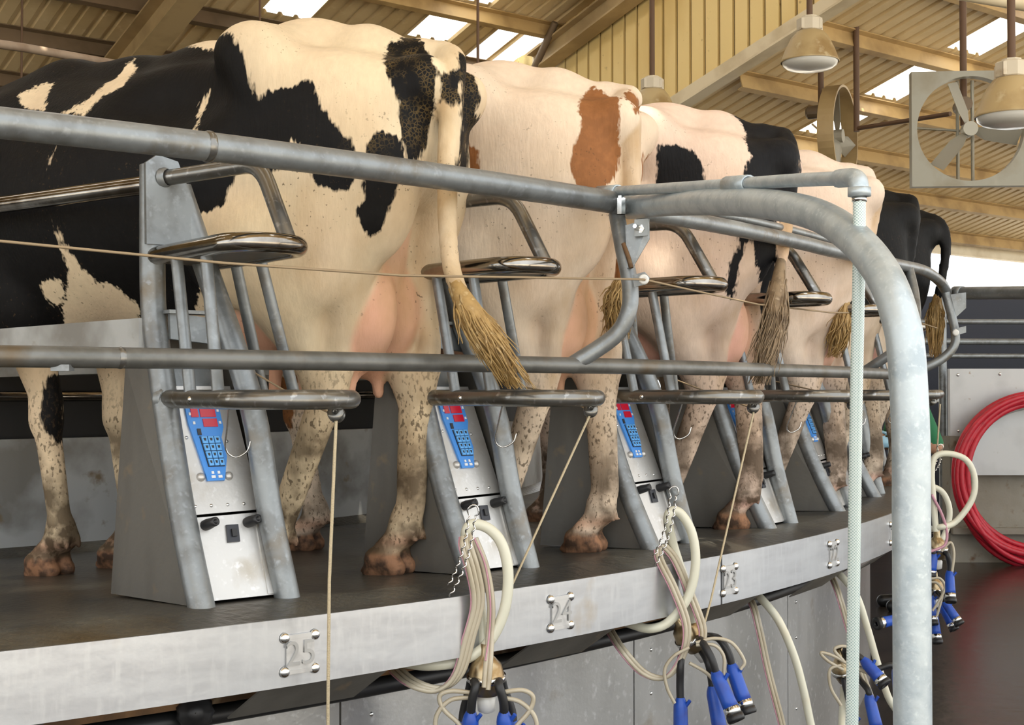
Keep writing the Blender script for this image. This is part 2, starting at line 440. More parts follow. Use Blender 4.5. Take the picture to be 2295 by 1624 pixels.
# ------------------------------------------------------------------ rotary platform
plat = empty('rotary_platform', (CX, CY, 0), label='round steel milking platform with black rubber deck and stainless rim', cat='milking platform')
OFF = V(CX, CY, 0)
TA, TB = -1.75, 1.6
def ring_strip(prof, ta, tb, n, closed=False):
    mb = MB(); vs = []; m = len(prof)
    for i in range(n + 1):
        th = ta + (tb - ta) * i / n
        for (r, z) in prof: vs.append(RP(r, th, z))
    fs = []
    for i in range(n):
        for k in range(m if closed else m - 1):
            k2 = (k + 1) % m
            fs.append((i * m + k, (i + 1) * m + k, (i + 1) * m + k2, i * m + k2))
    mb.add(vs, fs, False)
    if closed: mb.add(vs[:m], [tuple(range(m))], False); mb.add(vs[-m:], [tuple(range(m))[::-1]], False)
    return move(mb, OFF)
part('deck', ring_strip([(5.2, .70), (5.2, deck_z(5.2)), (6.3, deck_z(6.3)), (R_LEG, Z_LEG), (7.42, Z_LEG), (7.552, .924), (7.552, .80), (7.3, .80)], TA, TB, 160, True), RUBBER, plat)
seam = -.686
tb_ = seam - 3 * 4 * DT
while tb_ < TB:
    part('rim_panel', ring_strip([(7.556, .786), (7.556, .926), (7.562, .926), (7.562, .786)], tb_ + .0006, tb_ + 4 * DT - .0006, 24, True), STAIN, plat)
    tb_ += 4 * DT
part('inner_kerb', ring_strip([(5.50, .76), (5.50, 1.235), (5.46, 1.235), (5.46, .76)], TA, TB, 120, True), KERB, plat)
part('kerb_foot', ring_strip([(5.57, deck_z(5.57) - .005), (5.50, deck_z(5.5) + .03), (5.49, .80)], TA, TB, 120), RUBBER, plat)
part('dark_ring_sheet', ring_strip([(5.44, .76), (5.44, 1.56), (5.41, 1.56), (5.41, .76)], TA, TB, 120, True), DARK, plat)  # black sheet added to stand in for the interior's darkness behind the kerb
part('breast_rail', move(MB().tube([RP(5.475, TA + (TB - TA) * i / 120, 1.378) for i in range(121)], .017, 8), OFF), SHINY, plat)
part('edge_ring', ring_strip([(7.36, .728), (7.36, .80), (7.43, .80), (7.43, .785), (7.38, .785), (7.38, .728)], TA, TB, 140, True), RUST, plat)
part('vacuum_pipe', move(MB().tube([RP(7.345, TA + (TB - TA) * i / 140, .697) for i in range(141)], .022, 8), OFF), BLACKRUB, plat)
part('centre_drum', move(MB().lathe((CX, CY, 0), (0, 0, 1), [(.0, 4.0), (2.3, 4.0), (2.3, 3.9), (0, 3.9)], 64, False), OFF), DARK, plat)
# sloping splash plates hung under the rim, one for each stall
for k in range(-2, 9):
    th = TH0 + DT * k + .020
    mb = MB().prism([RP(7.545, th - .012, .786), RP(7.545, th + .030, .786), RP(7.45, th + .026, .712), RP(7.45, th - .016, .712)], V(.5 * math.cos(th), .5 * math.sin(th), -.7), .004)
    part('splash_plate', move(mb, OFF), DARKSHEET, plat)

# fixed sheet wall under the platform
sk = empty('wall_skirt', (CX, CY, 0), kind='structure')
ta = TA
while ta < TB:
    part('skirt_sheet', ring_strip([(7.29, 0), (7.29, .68), (7.30, .68), (7.30, 0)], ta, ta + 1.5 * DT - .0008, 10, True), SKIRT, sk)
    for j in range(5):
        part('rivet', move(MB().dome(RP(7.30, ta + .012, .62 - j * .13), V(math.cos(ta), math.sin(ta), 0), .006, .004, 8), OFF), CHROME, sk)
    ta += 1.5 * DT
# ------------------------------------------------------------------ stall dividers
def make_divider():
    root = empty('stall_divider', (0, 0, 0))
    Lp = [(.02, 0, -.03), (0, 0, 0), (-.096, 0, .19), (-.19, 0, .44), (-.245, 0, .60), (-.262, 0, .72), (-.266, 0, .975)]
    Rp = [(0, .213, -.03), (-.007, .209, 0), (-.05, .187, .19), (-.10, .165, .44), (-.226, .12, .73), (-.275, .07, .93)]
    part('leg', MB().tube(smooth_path(Lp, 4), .0290, 16), GALV, root)
    part('leg', MB().tube(smooth_path(Rp, 4), .0285, 16), GALV, root)
    part('top_plate', MB().prism([(-.236, -.028, .79), (-.236, .118, .79), (-.240, .085, .90), (-.244, .050, .985), (-.244, .0, .996), (-.244, -.028, .975)], (1, 0, 0), .012), GALV, root)
    part('cross_plate', MB().prism([(-.212, .02, .575), (-.190, .165, .560), (-.200, .160, .620), (-.218, .02, .635)], (1, .1, .1), .010).box((-.216, .085, .637), (.05, .15, .008)), GALV, root)
    zu, zl = .765, .440
    arc = lambda cx, z, q=.14: [(cx + q * math.sin(a), q - q * math.cos(a), z) for a in np.linspace(0, math.pi, 15)]
    part('upper_hoop', MB().tube([(-.26, 0, zu)] + arc(.085, zu, .085) + [(-.20, .17, zu), (-.30, .165, zu)], .0212, 16), SHINY, root, 'polished steel rump hoop')
    part('lower_hoop', MB().tube([(-.19, 0, zl)] + arc(.109, zl) + [(-.1, .28, zl), (-.40, .26, zl)], .0205, 14), WORN, root)
    part('hoop_web', MB().prism([(-.26, .01, zu - .012), (.085, .01, zu - .012), (.145, .04, zu - .012), (.16, .085, zu - .012), (.145, .13, zu - .012), (.085, .16, zu - .012), (-.28, .16, zu - .012)], (0, 0, 1), .005), DARKSHEET, root)
    part('hoop_post', MB().tube(fillet([(-.25, .02, .945), (-.09, .10, .955), (.02, .125, .955), (.135, .135, zu)], .06), .0185, 12), WORN, root)
    for a, b in (((-.136, 0, zu), (-.056, 0, zl)), ((-.006, .008, zu), (.07, .004, zl)), ((-.19, .17, zu), (-.236, .272, zl)), ((-.07, .17, zu), (-.10, .28, zl))):
        part('bar', MB().tube([a, b], .0135, 10), GALV, root)
    part('side_rail', MB().tube([(-.27, 0, .932), (-.9, -.18, .932), (-1.95, -.50, .932)], .022, 12), SHINY, root)
    part('side_beam', MB().prism([(-.25, -.01, .623), (-.25, -.01, .53), (-2.0, -.40, .50), (-2.0, -.40, .60)], (.2, 1, 0), .05), KERB, root)
    # cabinet
    cab = MB()
    A = [(-.012, -.012, 0), (-.19, -.012, .42), (-.215, -.012, .52), (-.335, -.03, .52), (-.374, -.046, -.012)]
    part('side_sheet', MB().prism(A, (0, 1, 0), .006), DARKSHEET, root, 'dull grey side sheet of the control cabinet')
    part('side_sheet', MB().prism([(-.012, .209, 0), (-.095, .167, .42), (-.115, .157, .52), (-.335, .19, .52), (-.374, .25, -.012)], (.1, 1, 0), .006), DARKSHEET, root)
    part('back_sheet', MB().add([(-.374, -.046, -.012), (-.374, .25, -.012), (-.335, .23, .52), (-.335, -.03, .52)], [(0, 1, 2, 3)], False), DARKSHEET, root)
    def FPt(u, z, d=0.0):
        y = np.interp(u, (0, 1), (0.0, .209 - .10 * z))
        return V(-.010 - .36 * z, y, z) - NF * .006 + NF * d
    NF = unit(V(1, 0, .36))
    def plate(us, zs, d, th):
        return MB().prism([FPt(u, z, d) for u, z in zip(us, zs)], NF, th)
    part('lower_panel', plate((.04, .96, .96, .04), (.008, .008, .186, .182), 0, .004).prism([FPt(.80, .01, .003), FPt(.93, .01, .003), FPt(.93, .18, .003), FPt(.86, .18, .003)], NF, .004), PANEL, root, 'bare stainless lower front panel')
    part('upper_panel', plate((.04, .96, .96, .04), (.188, .192, .47, .47), 0, .004), PANEL, root)
    part('backing_sheet', plate((.10, .80, .80, .10), (.475, .475, .56, .56), -.03, .004), GALV, root)
    key = part('keypad', plate((.20, .70, .70, .64, .66, .565, .34, .27, .215), (.45, .45, .375, .352, .31, .258, .258, .335, .385), .005, .006), KEYBLUE, root, 'bright blue keypad with red displays')
    def dec(name, u0, u1, z0, z1, d, mat, label=None):
        return part(name, plate((u0, u1, u1, u0), (z0, z0, z1, z1), d, .003), mat, key, label)
    dec('display', .27, .37, .398, .418, .009, LED); dec('display', .40, .62, .398, .420, .009, LED); dec('display', .42, .62, .376, .394, .009, LED)
    dec('sensor_window', .315, .365, .358, .372, .009, KEYDARK)
    part('key_field', MB().prism([FPt(.33, .355, .009), FPt(.61, .355, .009), FPt(.60, .288, .009), FPt(.38, .288, .009)], NF, .002), KEYDARK, key)
    for r_ in range(4):
        for c_ in range(3):
            z1 = .3535 - r_ * .0165; z0 = z1 - .0145
            ul = lambda z: np.interp(z, (.288, .355), (.385, .337)); ur = lambda z: np.interp(z, (.288, .355), (.595, .603))
            q = []
            for zz, cc in ((z0, c_), (z0, c_ + 1), (z1, c_ + 1), (z1, c_)):
                w = (ur(zz) - ul(zz)) / 3
                q.append(FPt(ul(zz) + w * cc + (.007 if cc == c_ else -.007), zz, .012))
            part('key', MB().prism(q, NF, .004), KEYLIGHT, key)
            cq = sum(q) / 4
            part('key_digit', MB().prism([cq + (p - cq) * s_ for p, s_ in zip(q, (.32, .32, .5, .5))], NF, .0055), KEYDARK, key)
    for u, z, w_ in ((.42, .275, .03), (.50, .275, .03), (.42, .266, .05), (.51, .266, .05), (.25, .405, .025), (.66, .412, .03), (.66, .385, .03), (.29, .385, .03)):
        dec('print_mark', u - w_ / 2, u + w_ / 2, z - .003, z + .003, .009, WHITEPRINT)
    for u, z in ((.27, .268), (.64, .268)):
        part('stud', MB().dome(FPt(u, z, .002), NF, .0105, .010), PANEL, root)
    for u, z in [(.14, .206), (.34, .206), (.55, .206), (.76, .206), (.17, .355), (.72, .345)]:
        part('rivet', MB().dome(FPt(u, z, .002), NF, .0042, .003, 8), CHROME, root)
    for u in (.22, .75):
        part('knob', MB().lathe(FPt(u, .165, 0), NF + V(.1, .25, 0), [(0, .012), (.012, .0125), (.032, .0105), (.040, .010), (.040, .005), (.034, .004), (.034, 0)], 14), BLACKRUB, root, 'black rubber hose nipple')
    sw_ = part('switch', plate((.45, .60, .62, .47), (.125, .125, .162, .162), .004, .006), KEYDARK, root)
    part('switch_lever', plate((.51, .57, .575, .515), (.136, .136, .152, .152), .009, .006), BLACKRUB, sw_)
    # J hook hung from the hoop, rope eyelet under the hoop tip, bolts
    part('hook', MB().tube(smooth_path([(.10, .012, zl - .018), (.080, .018, zl - .06), (.060, .025, zl - .105), (.066, .045, zl - .122), (.088, .060, zl - .110), (.095, .065, zl - .088)], 4), .0022, 6), CHROME, root)
    eye = part('rope_eyelet', MB().lathe((.225, .195, zl - .030), (.55, -.55, .3), [(-.012, .006), (-.011, .017), (-.004, .018), (0, .012), (.004, .018), (.011, .017), (.012, .006), (.012, .004), (-.012, .004)], 16), WORN, root)
    part('eyelet_stem', MB().tube([(.225, .195, zl - .030), (.22, .20, zl - .012)], .004, 6), WORN, root)
    part('bolt', MB().dome((-.02, -.019, zl), (.4, -1, 0), .007, .005, 8), CHROME, root)
    part('weld_collar', MB().lathe((-.185, -.002, zl), (1, 0, 0), [(0, .03), (.012, .0265), (.016, .021)], 14), GALV, root)
    part('weld_collar', MB().lathe((-.245, .018, .945), (.9, .45, .05), [(0, .026), (.01, .023), (.014, .019)], 14), GALV, root)
    # sheet wing closing the stall at the next place, with rivets
    for z_ in (.30, .47, .55):
        part('rivet', MB().dome((-.24 + .0 * z_, -.016, z_ - .1), (0, -1, 0), .006, .004, 8), CHROME, root)
    return root
DIVLAB = ['nearest stall divider, with empty stall on its left and blue keypad facing out',
          'second stall divider with blue keypad, between black-white and brown-white cows',
          'third stall divider, keypad half hidden, between brown-white and pink-rumped black cows',
          'fourth stall divider, narrow in view, right of the cow with the black tail',
          'fifth stall divider, its lower leg behind the dirty hind foot',
          'sixth stall divider, seen just left of the tall post',
          'seventh stall divider, mostly behind the tall post',
          'farthest stall divider in view, behind the tall post']
div0 = make_divider()
DIVS = []
for k in range(8):
    o = div0 if k == 0 else copy_tree(div0)
    th = TH0 + DT * k
    o.location = tuple(RP(R_LEG, th, Z_LEG)); o.rotation_euler = (0, 0, th)
    tag(o, DIVLAB[k], 'stall divider', 'stall dividers around the platform')
    DIVS.append(o)
def div_pt(k, p):
    th = TH0 + DT * k
    return RP(R_LEG + p[0], th, Z_LEG + p[2], p[1])

# number plates riveted to the rim
def digits(text, size, ext):
    cu = bpy.data.curves.new('digits', 'FONT')
    cu.body = text; cu.size = size; cu.extrude = ext; cu.align_x = 'CENTER'; cu.align_y = 'CENTER'; cu.resolution_u = 4
    ob = bpy.data.objects.new('tmp', cu); COL.objects.link(ob)
    me = bpy.data.meshes.new_from_object(ob.evaluated_get(bpy.context.evaluated_depsgraph_get()))
    bpy.data.objects.remove(ob)
    return me
PLATEM = material('embossed_plate', (.54, .54, .535), .36, .75, [(30, 4, (.42, .42, .42), .5, .7, one)])
DIGITM = material('embossed_digit', (.40, .40, .395), .4, .75)
PLAB = ['embossed plate 25 with four rivets, nearest on the rim', 'embossed plate 24 on the rim between the two hose loops', 'embossed plate 23 on the rim just right of the seam', 'embossed plate 22 on the rim left of the braided hose', 'embossed plate 21, a sliver on the rim at the left edge of the tall post']
for k, n_ in enumerate(['25', '24', '23', '22', '21']):
    th = -.8865 + DT * k + .036 / 7.562
    c = RP(7.5635, th, EYE - .548)
    po = empty('number_plate', c, th, label=PLAB[k], cat='number plate', group='stall number plates')
    pm_ = MB()
    pm_.box((.001, 0, 0), (.004, .066, .082)); pm_.box((.003, 0, .036), (.004, .06, .008)); pm_.box((.003, 0, -.036), (.004, .06, .008))
    part('plate', pm_, PLATEM, po)
    me = digits(n_, .074, .0022)
    me.transform(Matrix(((0, 0, 1, .004), (1, 0, 0, 0), (0, 1, 0, -.001), (0, 0, 0, 1))))
    me.materials.clear(); me.materials.append(DIGITM)
    link('digits', me, po)
    for y_ in (-.036, .036):
        for z_ in (-.035, .035):
            part('bolt', MB().dome((0, y_, z_), (1, 0, 0), .0118, .009, 14), CHROME, po)

# ropes from the eyelets down to the clusters
def rope(name, pts, r, label, mat=ROPE, group=None, cat='rope'):
    mb = MB().tube(pts, r, 6)
    base = np.asarray(pts[-1], float)
    o = link(name, move(mb, base).mesh(name, mat), None, base)
    return tag(o, label, cat, group)
e0 = div_pt(0, (.230, .192, .405)); e1 = div_pt(1, (.230, .192, .405)); e2 = div_pt(2, (.230, .192, .405))
e3 = div_pt(3, (.230, .192, .405)); e4 = div_pt(4, (.230, .192, .405))
rope('pull_rope', [e0, PX(738, 1300, 2.74), PX(735, 1580, 2.76), PX(735, 1700, 2.78)], .0035, 'tan rope hanging straight down over the rim beside plate 25', group='cluster pull ropes')
rope('pull_rope', [e1, PX(1147, 1312, 3.23), PX(1120, 1380, 3.18)], .0030, 'tan rope slanting down-left from the second divider towards the hose', group='cluster pull ropes')
rope('pull_rope', [e2, PX(1592, 1350, 3.72), PX(1578, 1400, 3.68)], .0030, 'tan rope slanting down from the third divider beside plate 23', group='cluster pull ropes')
rope('pull_rope', [PX(2107, 905, 6.1), PX(2100, 1010, 6.1), PX(2090, 1070, 6.1)], .004, 'thin rope hanging right of the tall post beside the red hose', group='cluster pull ropes')
for k, (a, b) in enumerate([((570, 835), (650, 882)), ((1180, 868), (1260, 884)), ((1500, 845), (1590, 880)), ((1740, 855), (1850, 880))]):
    d_ = [3.05, 3.6, 4.2, 4.9][k]
    rope('rope_tail', [PX(a[0] - 60, a[1] - 26, d_ + .12), PX(*a, d_), PX(*b, d_ - .08), [e0, e1, e2, e3][k]], .0025,
         ['thin rope running behind the lower hoop of the nearest divider', 'thin rope running behind the lower hoop of the second divider', 'thin rope running behind the lower hoop of the third divider', 'thin rope running behind the lower hoop of the fourth divider'][k], CORD, 'rope tails behind the hoops')

# ------------------------------------------------------------------ fixed rump rails, arch posts and their fittings
R_RAIL = 7.535
ZR_, ZL_ = EYE + .492, EYE + .062
J1, J2 = -.742, -.318
def arc_pts(r, a, b, z, n): return [RP(r, a + (b - a) * i / n, z) for i in range(n + 1)]
rail = empty('rump_rail', RP(R_RAIL, J1, 0), label='thick galvanized upper rump rail running along behind the cows', cat='rail')
RO = RP(R_RAIL, J1, 0)
part('upper_pipe', move(MB().tube(arc_pts(R_RAIL, -1.16, J1 + .0045, ZR_, 18), .0300, 18), RO), GALV, rail)
part('upper_pipe', move(MB().tube(smooth_path(arc_pts(R_RAIL - .02, J1 + .012, -.56, ZR_ - .008, 5) + [PX(2010, 592, 5.55), PX(2070, 606, 5.95), PX(2106, 630, 6.18), PX(2122, 655, 6.27)], 5), .0240, 14), RO), GALV, rail)
part('water_pipe', move(MB().tube([RP(R_RAIL - .05, J1 + .03 + (-.45 - J1 - .03) * i / 14, ZR_ + .035) for i in range(15)], .0125, 10), RO), GALV, rail)
for th in (-.908,):
    part('weld_bead', move(MB().lathe(RP(R_RAIL, th, ZR_), V(-math.sin(th), math.cos(th), 0), [(-.008, .0300), (-.005, .0320), (0, .0325), (.005, .0320), (.008, .0300)], 18), RO), WORN, rail)
low = empty('lower_rail', RP(R_RAIL, J1, 0), label='thinner galvanized lower rail at hock height behind the cows', cat='rail')
part('lower_pipe', move(MB().tube(arc_pts(R_RAIL, -1.16, J2 + .05, ZL_, 36), .0205, 14), RO), GALVD, low)
th = -.932
part('weld_bead', move(MB().lathe(RP(R_RAIL, th, ZL_), V(-math.sin(th), math.cos(th), 0), [(-.006, .0205), (0, .0222), (.006, .0205)], 14), RO), WORN, low)
part('clamp_block', move(MB().box(ring_hit(140, 824, R_RAIL), (.035, .03, .012)), RO), GALV, low)
def stanchion(root, th, dj):
    top = RP(R_RAIL, th, ZR_ - .02)
    q = [top, RP(R_RAIL + .03, th + .004, ZR_ - .10), RP(R_RAIL + .075, th + .008, ZR_ - .21), RP(R_RAIL + .055, th + .006, ZR_ - .30), RP(R_RAIL + .02, th - .010, ZR_ - .375), RP(R_RAIL, th + dj, ZL_)]
    return q
def st_pts(d0): return None
# brace under the joint: down, outward, then back along to the lower rail
B1 = [PX(1382, 480, 3.52), PX(1397, 560, 3.47), PX(1412, 640, 3.44), PX(1408, 700, 3.42), PX(1375, 755, 3.42), PX(1275, 822, 3.40)]
part('brace', move(MB().tube(smooth_path(B1, 5), .0215, 14), RO), GALV, rail)
part('weld_bead', move(MB().tube([PX(1397, 545, 3.44), PX(1408, 575, 3.43), PX(1415, 600, 3.42)], .006, 6), RO), RUST, rail)
gus = MB().prism([PX(1402, 505, 3.45), PX(1455, 490, 3.44), PX(1456, 535, 3.44), PX(1418, 600, 3.43), PX(1405, 600, 3.43)], (.2, 1, 0), .007)
part('gusset_plate', move(gus, RO), GALV, rail)
part('clamp_plate', move(MB().prism([PX(1422, 492, 3.425), PX(1452, 490, 3.425), PX(1452, 528, 3.425), PX(1422, 530, 3.425)], (.2, 1, 0), .008), RO), GALV, rail)
part('bolt', move(MB().lathe(PX(1437, 514, 3.43), (-.5, -1, .1), [(0, .012), (.01, .012), (.010, .006), (.045, .006), (.045, 0)], 6, False), RO), CHROME, rail)
part('joint_tab', move(MB().prism([PX(1368, 452, 3.50), PX(1400, 448, 3.46), PX(1406, 470, 3.44), PX(1372, 474, 3.5)], (0, .3, 1), .012), RO), GALV, rail)
part('bolt', move(MB().lathe(PX(1392, 470, 3.44), (0, 0, 1), [(-.012, .012), (.03, .012), (.03, .009), (.036, .009), (.036, 0)], 6, False), RO), CHROME, rail)
part('insulator_tab', move(MB().prism([PX(1418, 616, 3.41), PX(1445, 609, 3.40), PX(1457, 622, 3.40), PX(1448, 637, 3.40), PX(1422, 643, 3.41)], (.2, 1, 0), .006), RO), GALV, rail)
part('insulator', move(MB().lathe(PX(1443, 626, 3.395), (-.2, -1, 0), [(-.004, .013), (.004, .013), (.006, .009), (.004, .005), (.004, 0)], 14), RO), CREAMPLASTIC, rail)
cord = [ring_hit(-120, 527, 7.60), ring_hit(0, 540, 7.60), ring_hit(500, 589, 7.60), ring_hit(900, 617, 7.59), PX(1443, 626, 3.385), PX(1560, 652, 3.70), PX(1700, 682, 4.15), PX(1860, 700, 4.85), PX(2000, 702, 5.7), PX(2100, 735, 6.2)]
rope('guide_cord', cord, .0028, 'thin brown cord stretched past the cows through the white insulator', CORD)
# far joint beyond the tall post
def far(x, y, d=6.25): return PX(x, y, d) - RO
part('brace', MB().tube(smooth_path([far(2115, 640), far(2128, 690), far(2140, 740), far(2138, 775), far(2110, 805), far(2060, 830)], 4), .021, 10), GALV, rail)
part('brace', MB().tube(smooth_path([far(1935, 833, 5.42), far(1985, 800, 5.38), far(2030, 768, 5.36), far(2052, 725, 5.42), far(2050, 660, 5.6), far(2036, 598, 5.72)], 4), .020, 10), GALV, rail)
part('gusset_plate', MB().prism([far(2128, 660), far(2165, 655), far(2165, 690), far(2138, 715)], (.2, 1, 0), .008), GALV, rail)
part('insulator_tab', MB().prism([far(2135, 738, 6.2), far(2165, 730, 6.2), far(2165, 745, 6.2), far(2140, 752, 6.2)], (.2, 1, 0), .008), GALV, rail)
part('insulator', MB().lathe(far(2142, 745, 6.18), (-.2, -1, 0), [(-.004, .015), (.004, .015), (.006, .009), (.006, 0)], 12), CREAMPLASTIC, rail)

# arch post carrying the rail, with water pipe and braided hose
post = empty('arch_post', PX(2041, 900, 2.13) * V(1, 1, 0), label='tall galvanized pipe post bending over to carry the rail, nearest the camera', cat='post')
PO = PX(2041, 900, 2.13) * V(1, 1, 0)
arch = [PX(1412, 466, 3.55), PX(1470, 459, 3.38), PX(1564, 453, 3.05), PX(1650, 453, 2.83), PX(1760, 463, 2.58), PX(1850, 490, 2.42), PX(1925, 545, 2.28), PX(1985, 625, 2.19), PX(2018, 715, 2.150), PX(2032, 800, 2.137)] + [V(PO[0], PO[1], z_) for z_ in (1.32, 1.2, 1.08, .95, .8, .6, .4, .2, 0)]
part('pipe', move(MB().tube(smooth_path(arch, 7), .0300, 24), PO), GALVB, post)
wp = [PX(1345, 431, 3.62), PX(1420, 426, 3.42), PX(1640, 413, 2.86), PX(1780, 404, 2.56), PX(1900, 399, 2.32)]
part('water_pipe', move(MB().tube(smooth_path(wp, 5), .0130, 12), PO), GALVB, post)
def coll(a, b, rr, n=14): return move(MB().lathe(a, b - a, [(0, .8 * rr), (0, rr), (np.linalg.norm(b - a), rr), (np.linalg.norm(b - a), .8 * rr)], n), PO)
part('pipe_clamp', coll(PX(1630, 414, 2.88), PX(1678, 411, 2.78), .0185), GALVB, post)
part('pipe_cap', coll(PX(1342, 431, 3.63), PX(1385, 428, 3.52), .0175), GALVB, post)
part('cap_bolt', move(MB().lathe(PX(1350, 432, 3.60), (-.5, -1, 0), [(0, .010), (.03, .010), (.03, .006), (.04, .006), (.04, 0)], 8, False), PO), GALV, post)
el = [PX(1880, 400, 2.36), PX(1912, 397, 2.30), PX(1925, 405, 2.28), PX(1926, 440, 2.28)]
part('elbow', move(MB().tube(fillet(el, .02), .0165, 14), PO), GALVB, post)
part('elbow_rim', coll(PX(1926, 420, 2.28), PX(1926, 440, 2.28), .0195), GALVB, post)
part('hose_clip', coll(PX(1926, 440, 2.28), PX(1926, 452, 2.28), .0125), CHROME, post)
hs = [PX(1926, 440, 2.28), PX(1925, 600, 2.28), PX(1919, 900, 2.27), PX(1915, 1200, 2.27), PX(1911, 1500, 2.27), PX(1908, 1750, 2.27), PX(1905, 2000, 2.27)]
base = hs[-1]
o = link('braided_hose', move(MB().tube(smooth_path(hs, 6), .0108, 16), base).mesh('braided_hose', BRAID), None, base)
tag(o, 'clear braided hose hanging straight down beside the tall post', 'hose')
# the next arch post, far right, carries the far joint
fp = empty('arch_post', PX(2500, 900, 5.2) * V(1, 1, 0), label='far galvanized arch pipe running level to the right frame edge', cat='post')
FO = PX(2500, 900, 5.2) * V(1, 1, 0)
part('pipe', move(MB().tube(smooth_path([PX(2145, 657, 6.35), PX(2295, 656, 6.0), PX(2400, 660, 5.6), PX(2470, 700, 5.3), PX(2500, 800, 5.2), V(FO[0], FO[1], .6), V(FO[0], FO[1], 0)], 6), .030, 16), FO), GALV, fp)
part('pipe_collar', move(MB().lathe(PX(2140, 657, 6.36), PX(2295, 656, 6.0) - PX(2145, 657, 6.35), [(0, .02), (0, .034), (.05, .034), (.05, .03)], 14), FO), GALV, fp)
# ------------------------------------------------------------------ lamps, rods, fans
def lamp(pc, d, w_px, rod_top, label):
    c = PX(pc[0], pc[1], d)                      # centre of the rim
    r = w_px / 2 * d / F_PX
    root = empty('pendant_lamp', c, label=label, cat='lamp', group='hanging shed lamps')
    h = r * 1.55
    part('shade', MB().lathe((0, 0, 0), (0, 0, 1), [(0, r), (.03 * r, r * 1.02), (.06 * r, r), (.45 * r, r * .86), (.85 * r, r * .66), (1.05 * r, r * .50), (1.10 * r, r * .40), (1.05 * r, r * .40), (.85 * r, r * .62), (.45 * r, r * .83), (.05 * r, r * .97)], 32), LAMPM, root)
    part('lens', MB().lathe((0, 0, 0), (0, 0, 1), [(.02 * r, r * .97), (-.10 * r, r * .93), (-.20 * r, r * .78), (-.27 * r, r * .5), (-.30 * r, .001)], 32), LAMPLENS, root)
    hb = MB()
    for a in range(8):
        pass
    hb.lathe((0, 0, 0), (0, 0, 1), [(1.08 * r, r * .42), (1.12 * r, r * .46), (1.50 * r, r * .46), (1.55 * r, r * .40), (1.55 * r, r * .28), (1.62 * r, r * .28), (1.64 * r, r * .02)], 8, False)
    part('housing', hb, LAMPBOX, root)
    for a in range(4):
        an = math.pi / 4 + a * math.pi / 2
        part('housing_lug', MB().box((r * .44 * math.cos(an), r * .44 * math.sin(an), 1.3 * r), (r * .10, r * .10, r * .36)), LAMPBOX, root)
    part('rod', MB().tube([(0, 0, 1.6 * r), (0, 0, rod_top - c[2])], .022, 8), RODM, root)
lamp((1815, 140), 9.5, 128, EYE + 4.5, 'dusty cone lamp hanging in front of the yellow siding slope')
lamp((2268, 262), 7.0, 160, EYE + 5.0, 'large pale lamp overlapping the big square fan')
lamp((1462, 262), 11.2, 112, EYE + 5.0, 'lamp half hidden behind the brown-white cow rump')

def rod(x0, y0, x1, y1, d, r, label, top=None, mat=RODM):
    a, b = PX(x0, y0, d), PX(x1, y1, d)
    if top: a = V(b[0], b[1], top)
    o = link('hanger_rod', move(MB().tube([a, b], r, 8), b).mesh('hanger_rod', mat), None, b)
    tag(o, label, 'rod', 'rods hanging from the roof')
rod(47, 0, 47, 330, 11.5, .010, 'thin rod hanging at the far left', EYE + 4.05)
rod(582, 0, 582, 180, 12.0, .010, 'thin rod above the black-white cow hip', EYE + 4.0)
rod(1071, 0, 1071, 260, 11.0, .012, 'rust brown rod between the first and second rumps', EYE + 4.2)

